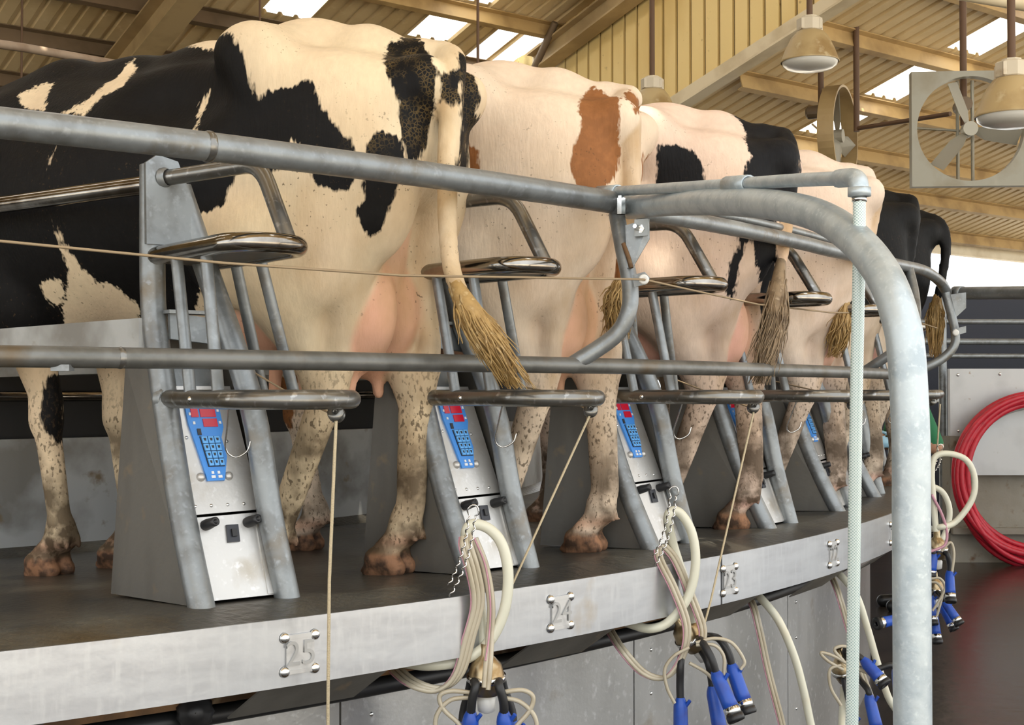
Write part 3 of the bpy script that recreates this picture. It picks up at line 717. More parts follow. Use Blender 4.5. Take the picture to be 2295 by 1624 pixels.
def fan(c, side, yaw, motor_side, mat, label, drop_to, square=True):
    root = empty('barn_fan', c, yaw, label=label, cat='fan', group='ventilation fans')
    R0 = side * .455; h = side / 2
    mb = MB(); n = 48
    # plate with a round hole, front and back faces plus the hole's wall
    th = side * (.10 if square else .15)
    ang = [2 * math.pi * i / n for i in range(n)]
    ins = [(R0 * math.cos(a), R0 * math.sin(a)) for a in ang]
    if square: outs = [(h * math.cos(a) / max(abs(math.cos(a)), abs(math.sin(a))), h * math.sin(a) / max(abs(math.cos(a)), abs(math.sin(a)))) for a in ang]
    else: outs = [(R0 * 1.05 * math.cos(a), R0 * 1.05 * math.sin(a)) for a in ang]
    vs = []
    for y in (-th / 2, th / 2):
        vs += [(x, y, z) for x, z in ins] + [(x, y, z) for x, z in outs]
    fs = []
    for i in range(n):
        j = (i + 1) % n
        fs += [(i, j, n + j, n + i), (2 * n + i, 3 * n + i, 3 * n + j, 2 * n + j), (i, 2 * n + i, 2 * n + j, j), (n + i, n + j, 3 * n + j, 3 * n + i)]
    mb.add(vs, fs, False)
    part('housing', mb, mat, root)
    hub = part('hub', MB().lathe((0, 0, 0), (0, 1, 0), [(-.05, .001), (-.05, R0 * .14), (.05, R0 * .14), (.05, .001)], 16, False), FANB, root)
    for b in range(3):
        a = math.radians(108 + 120 * b)
        e, t = V(math.cos(a), 0, math.sin(a)), V(-math.sin(a), 0, math.cos(a))
        y = V(0, 1, 0)
        P = [e * R0 * .12 + t * R0 * .05 - y * .02, e * R0 * .35 + t * R0 * .12 - y * .05, e * R0 * .94 + t * R0 * .15 - y * .06, e * R0 * .95 - t * R0 * .10 + y * .04, e * R0 * .35 - t * R0 * .12 + y * .04, e * R0 * .12 - t * R0 * .05 + y * .02]
        part('blade', MB().prism(P, y, .008), FANB, root)
    part('motor', MB().lathe((0, .10, R0 * .55), (0, 1, 0), [(0, .001), (0, R0 * .14), (.18, R0 * .14), (.2, R0 * .10), (.2, .001)], 14, False), PURLIND, root)
    for x in (-R0 * .14, R0 * .14):
        part('motor_strut', MB().tube([(x, .12, -R0), (x, .12, R0)], .014, 6), mat, root)
    part('guard_bar', MB().tube([(-R0 * 1.0, .12, R0 * .1), (R0 * 1.0, .12, -R0 * .05)], .01, 6), mat, root)
    part('hanger', MB().tube([(0, .16, R0 * .15), (0, .16, drop_to - c[2])], .028, 8), RODM, root)
    return root
fan(PX(2172, 290, 10.6), 258 * 10.6 / F_PX, math.radians(-4), 1, FANM, 'big square grey fan seen from the front at the right edge', EYE + 5.2)
fan(PX(1878, 305, 12.6), 235 * 12.6 / F_PX, math.radians(62), 1, FANT, 'tan round fan turned nearly edge-on above the pale cow', EYE + 4.6, False)
rod(1928, 10, 1920, 295, 12.2, .028, 'stout brown rod carrying the edge-on fan', EYE + 3.6)
o = link('fan_stay', move(MB().tube([PX(1920, 288, 12.2), PX(2130, 255, 11.2)], .020, 8), PX(1920, 288, 12.2)).mesh('fan_stay', RODM), None, PX(1920, 288, 12.2)); tag(o, 'brown stay bar running between the two fans', 'rod')
o = link('overhead_pipe', move(MB().tube([PX(-60, 90, 8.4), PX(60, 108, 8.8), PX(310, 152, 9.8)], .030, 10), PX(60, 108, 8.8)).mesh('overhead_pipe', material('faded_pipe', (.30, .22, .15), .6, 0, [(5, 5, (.20, .13, .08), .5, .7, one)])), None, PX(60, 108, 8.8)); tag(o, 'faded brown overhead pipe at the upper left', 'pipe')
o = link('overhead_pipe', move(MB().tube([PX(2100, -25, 8.0), PX(2295, 8, 8.0), PX(2420, 30, 8.0)], .045, 12), PX(2295, 8, 8.0)).mesh('overhead_pipe', TRIM), None, PX(2295, 8, 8.0)); tag(o, 'cream overhead pipe across the top right corner', 'pipe')

# ------------------------------------------------------------------ far right: pen wall, rails, tarp, red hose
DW = 10.9
def WX(x): return (x - 1147.5) / F_PX * DW
def WZ(y, d=DW): return EYE + (873.4 - y) / F_PX * d
x0 = WX(2128)
pw = empty('wall_pen', (x0, DW, 0), kind='structure')
WO = V(x0, DW, 0)
part('concrete_base', move(MB().box((x0 + 2.5, DW + .10, WZ(978) / 2), (5, .2, WZ(978))), WO), CONC, pw)
part('grey_sheet', move(MB().box((x0 + 2.5, DW + .02, (WZ(826) + WZ(976)) / 2), (5, .06, WZ(826) - WZ(976))), WO), LSHEET, pw)
part('ledge', move(MB().box((x0 + 2.5, DW - .02, .26), (5, .10, .05)), WO), CONC, pw)
for bx, by in ((2146, 840), (2146, 965), (2240, 838), (2290, 966), (2225, 905)):
    part('bolt', move(MB().dome((WX(bx), DW - .01, WZ(by)), (0, -1, 0), .014, .01, 8), WO), CHROME, pw)
pr = empty('pen_rail', (x0, DW + .3, 0), label='row of horizontal pen pipes above the grey wall at right', cat='rail')
PRO = V(x0, DW + .3, 0)
for y_, rr in ((720, .022), (765, .026), (797, .020)):
    part('rail_pipe', move(MB().tube([V(x0 - .4, DW + .3, WZ(y_, DW + .3)), V(x0 + 5, DW + .3, WZ(y_ + 3, DW + .3))], rr, 8), PRO), GALV, pr)
part('rail_post', move(MB().tube([V(WX(2135), DW + .25, 0), V(WX(2135), DW + .25, WZ(640))], .035, 10), PRO), GALV, pr)
o = link('wall_tarp', MB().box((x0 + 2.2, DW + 2.6, WZ(664, DW + 2.6) / 2), (6.5, .08, WZ(664, DW + 2.6))).mesh('wall_tarp', NAVY)); tag(o, kind='structure')
# dark housings seen under the far lower roof
o = link('far_eave_beam', move(MB().box(BP(17, -11.5, roof_z(ZLOW, -11.5) - .12), (15, .12, .2), BM), BP(17, -11.5, 0)).mesh('far_eave_beam', TRIM), None, BP(17, -11.5, 0)); tag(o, kind='structure')

coil_c = V(WX(2300), DW - .16, WZ(1062))
coil = empty('hose_coil', coil_c, label='big coil of red rubber hose hung against the pen wall', cat='hose')
for i in range(9):
    rr = .655 - .021 * (i % 5) - .012 * (i // 5); yy = -.03 - .052 * (i // 5); n = 72
    pts = []
    dz = [-.02, .01, -.035, .0, -.055, -.01, -.04, .015, -.03][i]; dx = [0, .02, -.02, .03, -.01, .0, .025, -.015, .01][i]
    for j in range(n + 1):
        a = 2 * math.pi * j / n
        low_ = max(0, -math.sin(a))
        pts.append(V(rr * math.cos(a) + dx, yy + .012 * math.sin(3 * a + i), rr * math.sin(a) * (1 + .06 * low_ * ((i * 37) % 5 - 2) / 2) + dz * low_ * 2))
    part('hose_loop', MB().tube(pts, .0245, 10, False), REDHOSE, coil)
hold = empty('hose_holder', coil_c, label='grey half-round holder inside the red hose coil', cat='hose holder')
ah = [V(.56 * math.cos(a), 0, .56 * math.sin(a)) for a in np.linspace(0, math.pi, 25)]
part('back_plate', MB().prism([p + V(0, .06, 0) for p in ah], (0, 1, 0), .02), LSHEET, hold)
part('rim_band', MB().tube(ah, .028, 6, flat=2.2), LSHEET, hold)

# ------------------------------------------------------------------ milking clusters with their hoses
def cluster(claw, axis, shells, milk, pulses, label, claw_r=.043):
    """claw: position; axis: up axis of the claw; shells: list of paths (short tube start.. shell top, shell bottom)"""
    root = empty('milking_cluster', claw, label=label, cat='milking cluster', group='milking clusters hanging below the rim')
    claw = np.asarray(claw, float)
    axis = unit(axis)
    part('claw', MB().lathe((0, 0, 0), axis, [(-.045, .012), (-.040, claw_r * .7), (-.012, claw_r * .92), (0, claw_r), (.004, claw_r), (.03, claw_r * .82), (.045, claw_r * .5), (.052, .014), (.08, .013)], 20), BRASS, root)
    part('claw_band', MB().lathe((0, 0, 0), axis, [(-.008, claw_r * .95), (-.008, claw_r * 1.06), (.006, claw_r * 1.06), (.006, claw_r * .95)], 20), CHROME, root)
    part('claw_bowl', MB().lathe((0, 0, 0), axis, [(-.085, .008), (-.08, .02), (-.05, .022), (-.04, .012)], 12), CREAMPLASTIC, root)
    for (path, top, bot) in shells:
        top = np.asarray(top, float) - claw; bot = np.asarray(bot, float) - claw
        ax = unit(bot - top); L = np.linalg.norm(bot - top)
        pts = [np.asarray(p, float) - claw for p in path] + [top]
        part('short_tube', MB().tube(smooth_path(pts, 5), .0105, 10), BLACKRUB, root)
        s_ = part('teat_shell', MB().lathe(top, ax, [(-.012, .011), (0, .0165), (.012, .019), (L * .55, .0205), (L * .72, .0215), (L * .72, .0185)], 16), BLUE, root, 'blue plastic teat cup shell')
        part('shell_band', MB().lathe(top, ax, [(L * .70, .0195), (L * .70, .0225), (L * .86, .0225), (L * .86, .0195)], 16), CHROME, s_)
        part('liner_lip', MB().lathe(top, ax, [(L * .85, .018), (L * .86, .0235), (L * .96, .0245), (L, .022), (L, .010), (L * .93, .008)], 16), BLACKRUB, s_)
        part('pulse_nipple', MB().tube([top + ax * .03, top + ax * .01 + V(.024, -.012, .016)], .005, 6), BLUE, s_)
    if milk:
        part('milk_hose', MB().tube(smooth_path([np.asarray(p) - claw for p in milk], 6), .0128, 14), MILKHOSE, root)
    for pts, rr, mt in pulses:
        part('pulse_tube', MB().tube(smooth_path([np.asarray(p) - claw for p in pts], 6), rr, 8), mt, root)
    return root
def pxs(l, d): return [PX(x, y, (d if len(q) == 0 else q[0])) for (x, y, *q) in l]
def ribbon(l, d, w=3, dx=.0095):
    """flat ribbon of twin pulse tubes with a pink edge"""
    P = pxs(l, d)
    out = []
    for j in range(w):
        out.append(([p + V((j - (w - 1) / 2) * dx, (j - (w - 1) / 2) * .004, (j - (w - 1) / 2) * .003) for p in P], .0062, CLEAR if j < w - 1 else CLEAR))
    out.append(([p + V(((w - 1) / 2 + .75) * -dx, -.004, -.003) for p in P], .0020, PINKTUBE))
    return out
d1 = 3.10
c1 = PX(1090, 1516, 3.10)
sh1 = [([c1 + V(-.030, -.01, -.005), PX(1066, 1535, 3.05), PX(1058, 1570, 3.05)], PX(1055, 1604, 3.06), PX(1045, 1760, 3.08)),
       ([c1 + V(.030, -.01, -.005), PX(1118, 1535, 3.05), PX(1128, 1570, 3.05)], PX(1130, 1604, 3.06), PX(1142, 1760, 3.08)),
       ([c1 + V(-.035, .02, -.01), PX(1052, 1545, 3.13), PX(1040, 1590, 3.14)], PX(1036, 1625, 3.14), PX(1022, 1770, 3.15)),
       ([c1 + V(.035, .02, -.01), PX(1130, 1545, 3.13), PX(1146, 1590, 3.14)], PX(1150, 1625, 3.14), PX(1168, 1770, 3.15))]
m1 = pxs([(880, 1478, 3.22), (905, 1484, 3.16), (960, 1490), (1030, 1481), (1090, 1445), (1128, 1375), (1139, 1290), (1126, 1222), (1098, 1186), (1062, 1174), (1045, 1192), (1050, 1235, 3.13), (1072, 1330, 3.13), (1083, 1420, 3.12), (1088, 1470, 3.11)], d1)
p1 = ribbon([(878, 1492, 3.2), (925, 1530), (985, 1544), (1028, 1510), (1052, 1430), (1072, 1350), (1062, 1280, 3.07), (1046, 1225, 3.07), (1046, 1200, 3.09)], 3.08, 3)
p1 += [(pxs([(1058, 1205), (1082, 1270), (1097, 1350), (1094, 1430), (1088, 1500, 3.06), (1085, 1540, 3.05)], 3.09), .0062, CLEAR), (pxs([(1066, 1205), (1091, 1270), (1104, 1350), (1102, 1430), (1098, 1500, 3.06), (1094, 1545, 3.05)], 3.09), .0062, CLEAR), (pxs([(1062, 1203), (1088, 1268), (1099, 1350), (1096, 1425), (1088, 1480, 3.06)], 3.08), .002, PINKTUBE)]
for l in ([(1060, 1552), (1010, 1548), (985, 1560), (995, 1590), (1030, 1624), (1040, 1660)], [(1060, 1562), (1010, 1568), (980, 1600), (978, 1640), (1000, 1690)], [(1118, 1552), (1170, 1546), (1195, 1562), (1185, 1595), (1155, 1630), (1145, 1665)], [(1118, 1562), (1165, 1572), (1198, 1605), (1200, 1645), (1170, 1695)]):
    p1.append((pxs(l, 3.06), .0055, CLEAR))
cluster(c1, (0, -.1, 1), sh1, m1, p1, 'milking cluster below plate 24, cups cut off by the frame bottom')

d2 = 3.62
c2 = PX(1546, 1425, 3.70)
sh2 = [([c2 + V(-.02, -.02, -.03), PX(1526, 1480, 3.6), PX(1524, 1530, 3.6)], PX(1525, 1572, 3.6), PX(1527, 1720, 3.6)),
       ([c2 + V(.02, -.03, 0), PX(1575, 1440, 3.58), PX(1595, 1475, 3.55)], PX(1606, 1512, 3.55), PX(1652, 1616, 3.5)),
       ([c2 + V(.04, 0, 0), PX(1610, 1430, 3.62), PX(1632, 1462, 3.6)], PX(1641, 1495, 3.6), PX(1678, 1600, 3.56)),
       ([c2 + V(.02, .02, -.02), PX(1585, 1480, 3.66), PX(1593, 1515, 3.66)], PX(1597, 1546, 3.66), PX(1624, 1690, 3.64))]
m2 = pxs([(1385, 1388, 3.75), (1410, 1396, 3.66), (1455, 1408), (1500, 1392), (1543, 1335), (1559, 1262), (1551, 1195), (1527, 1152), (1506, 1145), (1497, 1165), (1510, 1225, 3.66), (1540, 1320, 3.66), (1552, 1392, 3.68)], d2)
p2_ = ribbon([(1362, 1402, 3.74), (1395, 1455), (1445, 1508), (1495, 1516), (1532, 1465), (1540, 1400), (1512, 1320), (1480, 1255), (1476, 1228)], 3.60, 2)
p2_ += ribbon([(1486, 1220), (1515, 1255), (1548, 1330), (1574, 1400), (1576, 1435, 3.62)], 3.64, 2)
for l in ([(1545, 1450), (1510, 1470), (1490, 1500), (1495, 1540), (1512, 1575)], [(1560, 1440), (1600, 1430), (1640, 1440), (1668, 1480), (1660, 1500)], [(1545, 1485), (1580, 1505), (1600, 1525)], [(1560, 1445), (1600, 1445), (1622, 1470), (1622, 1510)]):
    p2_.append((pxs(l, 3.58), .0048, CLEAR))
cluster(c2, (-.5, -.2, .7), sh2, m2, p2_, 'milking cluster below plate 23 with four blue cups splayed to the right')

c3 = PX(1893, 1500, 4.45)
sh3 = [([c3 + V(.01, -.02, .03), PX(1895, 1455, 4.4), PX(1925, 1470, 4.36)], PX(1938, 1482, 4.35), PX(1985, 1535, 4.3)),
       ([c3 + V(.03, -.02, 0), PX(1925, 1520, 4.4), PX(1945, 1545, 4.36)], PX(1948, 1562, 4.36), PX(1972, 1660, 4.33)),
       ([c3 + V(-.01, -.02, -.02), PX(1900, 1560, 4.4), PX(1905, 1590, 4.4)], PX(1908, 1610, 4.4), PX(1920, 1720, 4.4)),
       ([c3 + V(.04, .02, .0), PX(1960, 1500, 4.5), PX(1995, 1490, 4.5)], PX(2010, 1500, 4.5), PX(2020, 1600, 4.5))]
m3 = pxs([(1690, 1330, 4.35), (1705, 1340, 4.25), (1745, 1390), (1780, 1470), (1802, 1550), (1822, 1640), (1850, 1700), (1880, 1690), (1888, 1600, 4.4), (1892, 1540, 4.45)], 4.2)
p3 = ribbon([(1675, 1332, 4.35), (1690, 1360, 4.25), (1705, 1420), (1722, 1500), (1748, 1600), (1770, 1680), (1800, 1700)], 4.22, 2)
for l in ([(1890, 1500), (1855, 1480), (1840, 1462), (1870, 1470), (1905, 1490), (1950, 1510)], [(1890, 1480), (1870, 1455), (1895, 1448), (1930, 1470)], [(1885, 1490), (1860, 1500), (1862, 1540), (1885, 1580)]):
    p3.append((pxs(l, 4.36), .0055, CLEAR))
cluster(c3, (-.3, -.2, .9), sh3, m3, p3, 'milking cluster left of the tall post, behind the braided hose')

c4 = PX(2050, 1500, 5.0)
sh4 = [([c4, PX(2030, 1400, 5.0), PX(2020, 1385, 5.0)], PX(2010, 1387, 5.0), PX(1963, 1398, 4.95))]
m4 = pxs([(1870, 1282, 4.95), (1885, 1290, 4.85), (1920, 1335), (1945, 1410), (1968, 1490), (1995, 1570), (2030, 1600), (2048, 1540, 5.0)], 4.8)
p4_ = ribbon([(1862, 1284, 4.95), (1880, 1330), (1900, 1400), (1930, 1500), (1960, 1580)], 4.82, 2)
cluster(c4, (0, 0, 1), sh4, m4, p4_, 'milking cluster behind the tall post, one cup poking out on its left')

c5 = PX(2100, 1230, 5.6)
sh5 = [([c5 + V(-.02, 0, -.02), PX(2092, 1235, 5.55)], PX(2092, 1245, 5.55), PX(2085, 1290, 5.55)),
       ([c5 + V(.02, 0, -.02), PX(2122, 1240, 5.55), PX(2128, 1265, 5.55)], PX(2128, 1284, 5.55), PX(2131, 1350, 5.5))]
m5 = pxs([(2060, 1190, 5.7), (2100, 1182), (2140, 1170), (2178, 1120), (2184, 1070), (2165, 1030), (2125, 1016), (2095, 1024), (2088, 1060), (2092, 1120), (2098, 1190)], 5.5)
p5 = [(pxs([(2110, 1235), (2130, 1215), (2138, 1240), (2134, 1280)], 5.5), .006, CLEAR), (pxs([(2088, 1108), (2110, 1150), (2122, 1190), (2118, 1220), (2095, 1232), (2080, 1236)], 5.48), .006, PINKTUBE)]
cluster(c5, (0, 0, 1), sh5, m5, p5, 'milking cluster right of the tall post with a large white hose loop')
c6 = PX(2095, 1320, 6.2)
sh6 = [([c6, PX(2086, 1330, 6.15)], PX(2086, 1338, 6.15), PX(2092, 1400, 6.1)), ([c6, PX(2090, 1360, 6.15)], PX(2092, 1372, 6.15), PX(2102, 1442, 6.1)),
       ([c6, PX(2110, 1335, 6.1)], PX(2118, 1350, 6.1), PX(2152, 1400, 6.05)), ([c6, PX(2105, 1340, 6.2)], PX(2112, 1360, 6.2), PX(2140, 1412, 6.15))]
m6 = pxs([(2060, 1240, 6.2), (2100, 1222), (2122, 1185), (2128, 1140), (2112, 1102), (2082, 1090), (2070, 1110), (2080, 1200), (2090, 1290)], 6.0)
p6 = [(pxs([(2080, 1298), (2105, 1295), (2118, 1315), (2105, 1345), (2090, 1368)], 6.05), .006, CLEAR), (pxs([(2080, 1304), (2100, 1306), (2112, 1330), (2100, 1380)], 6.07), .006, CLEAR)]
cluster(c6, (0, 0, 1), sh6, m6, p6, 'farthest milking cluster, low at the right edge of the tall post')

# twisted wire hooks holding up the hose loops
def wire_hook(base_px, tip_px, d, label, bow=.012, turns=9, amp=.0026, r=.0021):
    a, b = PX(*base_px, d + .02), PX(*tip_px, d)
    ax = unit(b - a); side = unit(np.cross(ax, V(0, 1, 0))); L = np.linalg.norm(b - a)
    bw_ = lambda t: -side * bow * 4 * t * (1 - t)
    pts = []
    n = turns * 14
    for i in range(n + 1):
        t = i / n
        pts.append(a + bw_(t) + (b - a) * t * .9 + side * (-.0075 + amp * math.sin(t * turns * 2 * math.pi)) + V(0, amp * math.cos(t * turns * 2 * math.pi), 0))
    c = a + (b - a) * .93
    for an in np.linspace(math.pi, 0, 9): pts.append(c + side * .013 * math.cos(an) + ax * .018 * math.sin(an))
    for i in range(n, n // 8, -1):
        t = i / n
        pts.append(a + bw_(t) + (b - a) * t * .9 + side * (.0075 + amp * math.sin(t * turns * 2 * math.pi)) + V(0, amp * math.cos(t * turns * 2 * math.pi), 0))
    o = link('wire_hook', move(MB().tube(pts, r, 6), a).mesh('wire_hook', CHROME), None, a)
    tag(o, label, 'hook', 'twisted wire hose hooks')
wire_hook((1000, 1334), (1064, 1134), 3.02, 'twisted wire hook holding the hose loop below the second divider')
wire_hook((1462, 1266), (1513, 1092), 3.55, 'twisted wire hook holding the hose loop left of plate 23')
wire_hook((2086, 1060), (2108, 1000), 5.55, 'twisted wire hook beside the red coil, right of the tall post')

# ridged black roller under the rim
rc = PX(437, 1594, 2.83)
rol = empty('ridged_roller', rc, label='ridged black knob-like roller under the rim at lower left', cat='roller')
mb = MB(); ax = unit(V(.25, -.9, .1))
prof = [(-.02, .001), (-.02, .03), (-.012, .04), (.012, .041), (.02, .034), (.024, .018), (.028, .016), (.028, .001)]
mb.lathe((0, 0, 0), ax, prof, 22)
vs = []
for i, (x, y, z) in enumerate(mb.v):
    if (i % 22) % 2 == 0: p = V(x, y, z); p = ax * (p @ ax) + (p - ax * (p @ ax)) * (.90 if np.linalg.norm(p - ax * (p @ ax)) > .03 else 1); vs.append(tuple(p))
    else: vs.append((x, y, z))
mb.v = vs
part('wheel', mb, BLACKRUB, rol)
part('axle', MB().tube([V(0, 0, 0), -ax * .12], .016, 10), RUST, rol)
# ------------------------------------------------------------------ sculpting helper: smooth blended solids to one mesh
class SDF:
    def __init__(s, lo, hi, h):
        s.lo=np.array(lo,float); s.h=h
        s.n=np.ceil((np.array(hi)-s.lo)/h).astype(int)+1
        s.f=np.full(tuple(s.n),1.0,np.float32)
        s.ax=[(s.lo[i]+np.arange(s.n[i])*h).astype(np.float32) for i in range(3)]
    def _win(s, lo, hi):
        a=np.clip(np.floor((np.array(lo)-s.lo)/s.h).astype(int),0,s.n-1)
        b=np.clip(np.ceil((np.array(hi)-s.lo)/s.h).astype(int)+1,0,s.n)
        sl=tuple(slice(a[i],max(b[i],a[i])) for i in range(3))
        return sl,(s.ax[0][sl[0]][:,None,None],s.ax[1][sl[1]][None,:,None],s.ax[2][sl[2]][None,None,:])
    def _blend(s, sl, d, k, sub=False):
        f=s.f[sl]
        if sub:
            d=-d; hh=np.maximum(k-np.abs(f-d),0)/k
            s.f[sl]=np.maximum(f,d)+hh*hh*k*.25
        else:
            hh=np.maximum(k-np.abs(f-d),0)/k
            s.f[sl]=np.minimum(f,d)-hh*hh*k*.25
    def ell(s, c, r, k=.05, sub=False, rot=None):
        c=np.array(c,float); r=np.array(r,float); m=(r.max() if rot is not None else r)+k+.03
        sl,(X,Y,Z)=s._win(c-m,c+m)
        x,y,z=X-c[0],Y-c[1],Z-c[2]
        if rot is not None:   # rotation about y (pitch): x' along (cos,0,sin)
            ca,sa=np.cos(rot),np.sin(rot); x,z=x*ca+z*sa,-x*sa+z*ca
        k0=np.sqrt((x/r[0])**2+(y/r[1])**2+(z/r[2])**2)
        k1=np.sqrt((x/r[0]**2)**2+(y/r[1]**2)**2+(z/r[2]**2)**2)+1e-6
        s._blend(sl,(k0*(k0-1)/k1).astype(np.float32),k,sub)
    def cap(s, a, b, ra, rb, k=.03, fy=1.0, sub=False):
        a=np.array(a,float); b=np.array(b,float); m=max(ra,rb)*max(1,1/fy)+k+.03
        sl,(X,Y,Z)=s._win(np.minimum(a,b)-m,np.maximum(a,b)+m)
        d=b-a; L=d@d+1e-9
        t=np.clip(((X-a[0])*d[0]+(Y-a[1])*d[1]+(Z-a[2])*d[2])/L,0,1)
        q=np.sqrt((X-a[0]-t*d[0])**2+((Y-a[1]-t*d[1])*fy)**2+(Z-a[2]-t*d[2])**2)-(ra+(rb-ra)*t)
        s._blend(sl,q.astype(np.float32),k,sub)
    def chain(s, pts, k=.03, fy=1.0):
        for (a,ra),(b,rb) in zip(pts[:-1],pts[1:]): s.cap(a,b,ra,rb,k,fy)
    def mesh(s):
        f=s.f; ins=f<0
        n=s.n; c=np.zeros(tuple(n-1),np.int8)
        for i in (0,1):
            for j in (0,1):
                for l in (0,1):
                    c+=ins[i:n[0]-1+i,j:n[1]-1+j,l:n[2]-1+l]
        cells=np.argwhere((c>0)&(c<8))
        idx=np.full(tuple(n-1),-1,np.int64); idx[tuple(cells.T)]=np.arange(len(cells))
        acc=np.zeros((len(cells),3)); cnt=np.zeros(len(cells))
        I,J,L=cells.T
        for ax in range(3):
            o=[a for a in range(3) if a!=ax]
            for p in (0,1):
                for q in (0,1):
                    off=[0,0,0]; off[o[0]]=p; off[o[1]]=q
                    e=list(off); e[ax]=1
                    fa=f[I+off[0],J+off[1],L+off[2]]; fb=f[I+e[0],J+e[1],L+e[2]]
                    m=(fa<0)!=(fb<0)
                    t=np.where(m,fa/(fa-fb+1e-12),0)
                    pos=np.tile(np.array(off,float),(len(cells),1)); pos[:,ax]+=t
                    acc+=np.where(m[:,None],pos,0); cnt+=m
        v=s.lo+(cells+acc/np.maximum(cnt,1)[:,None])*s.h
        faces=[]
        for ax in range(3):
            o=[a for a in range(3) if a!=ax]
            if ax==1: o=o[::-1]
            A=[slice(None)]*3; B=[slice(None)]*3
            A[ax]=slice(0,n[ax]-1); B[ax]=slice(1,n[ax])
            ia=ins[tuple(A)]; ib=ins[tuple(B)]
            ed=np.argwhere(ia!=ib)
            ok=(ed[:,o[0]]>0)&(ed[:,o[1]]>0)&(ed[:,o[0]]<n[o[0]]-1)&(ed[:,o[1]]<n[o[1]]-1)
            ed=ed[ok]; fl=ia[tuple(ed.T)]
            def g(d0,d1):
                w=ed.copy(); w[:,o[0]]+=d0; w[:,o[1]]+=d1; return idx[tuple(w.T)]
            q=np.stack([g(-1,-1),g(0,-1),g(0,0),g(-1,0)],1)
            q[~fl]=q[~fl][:,::-1]
            faces.append(q)
        F=np.concatenate(faces)
        return v,F[(F>=0).all(1)]

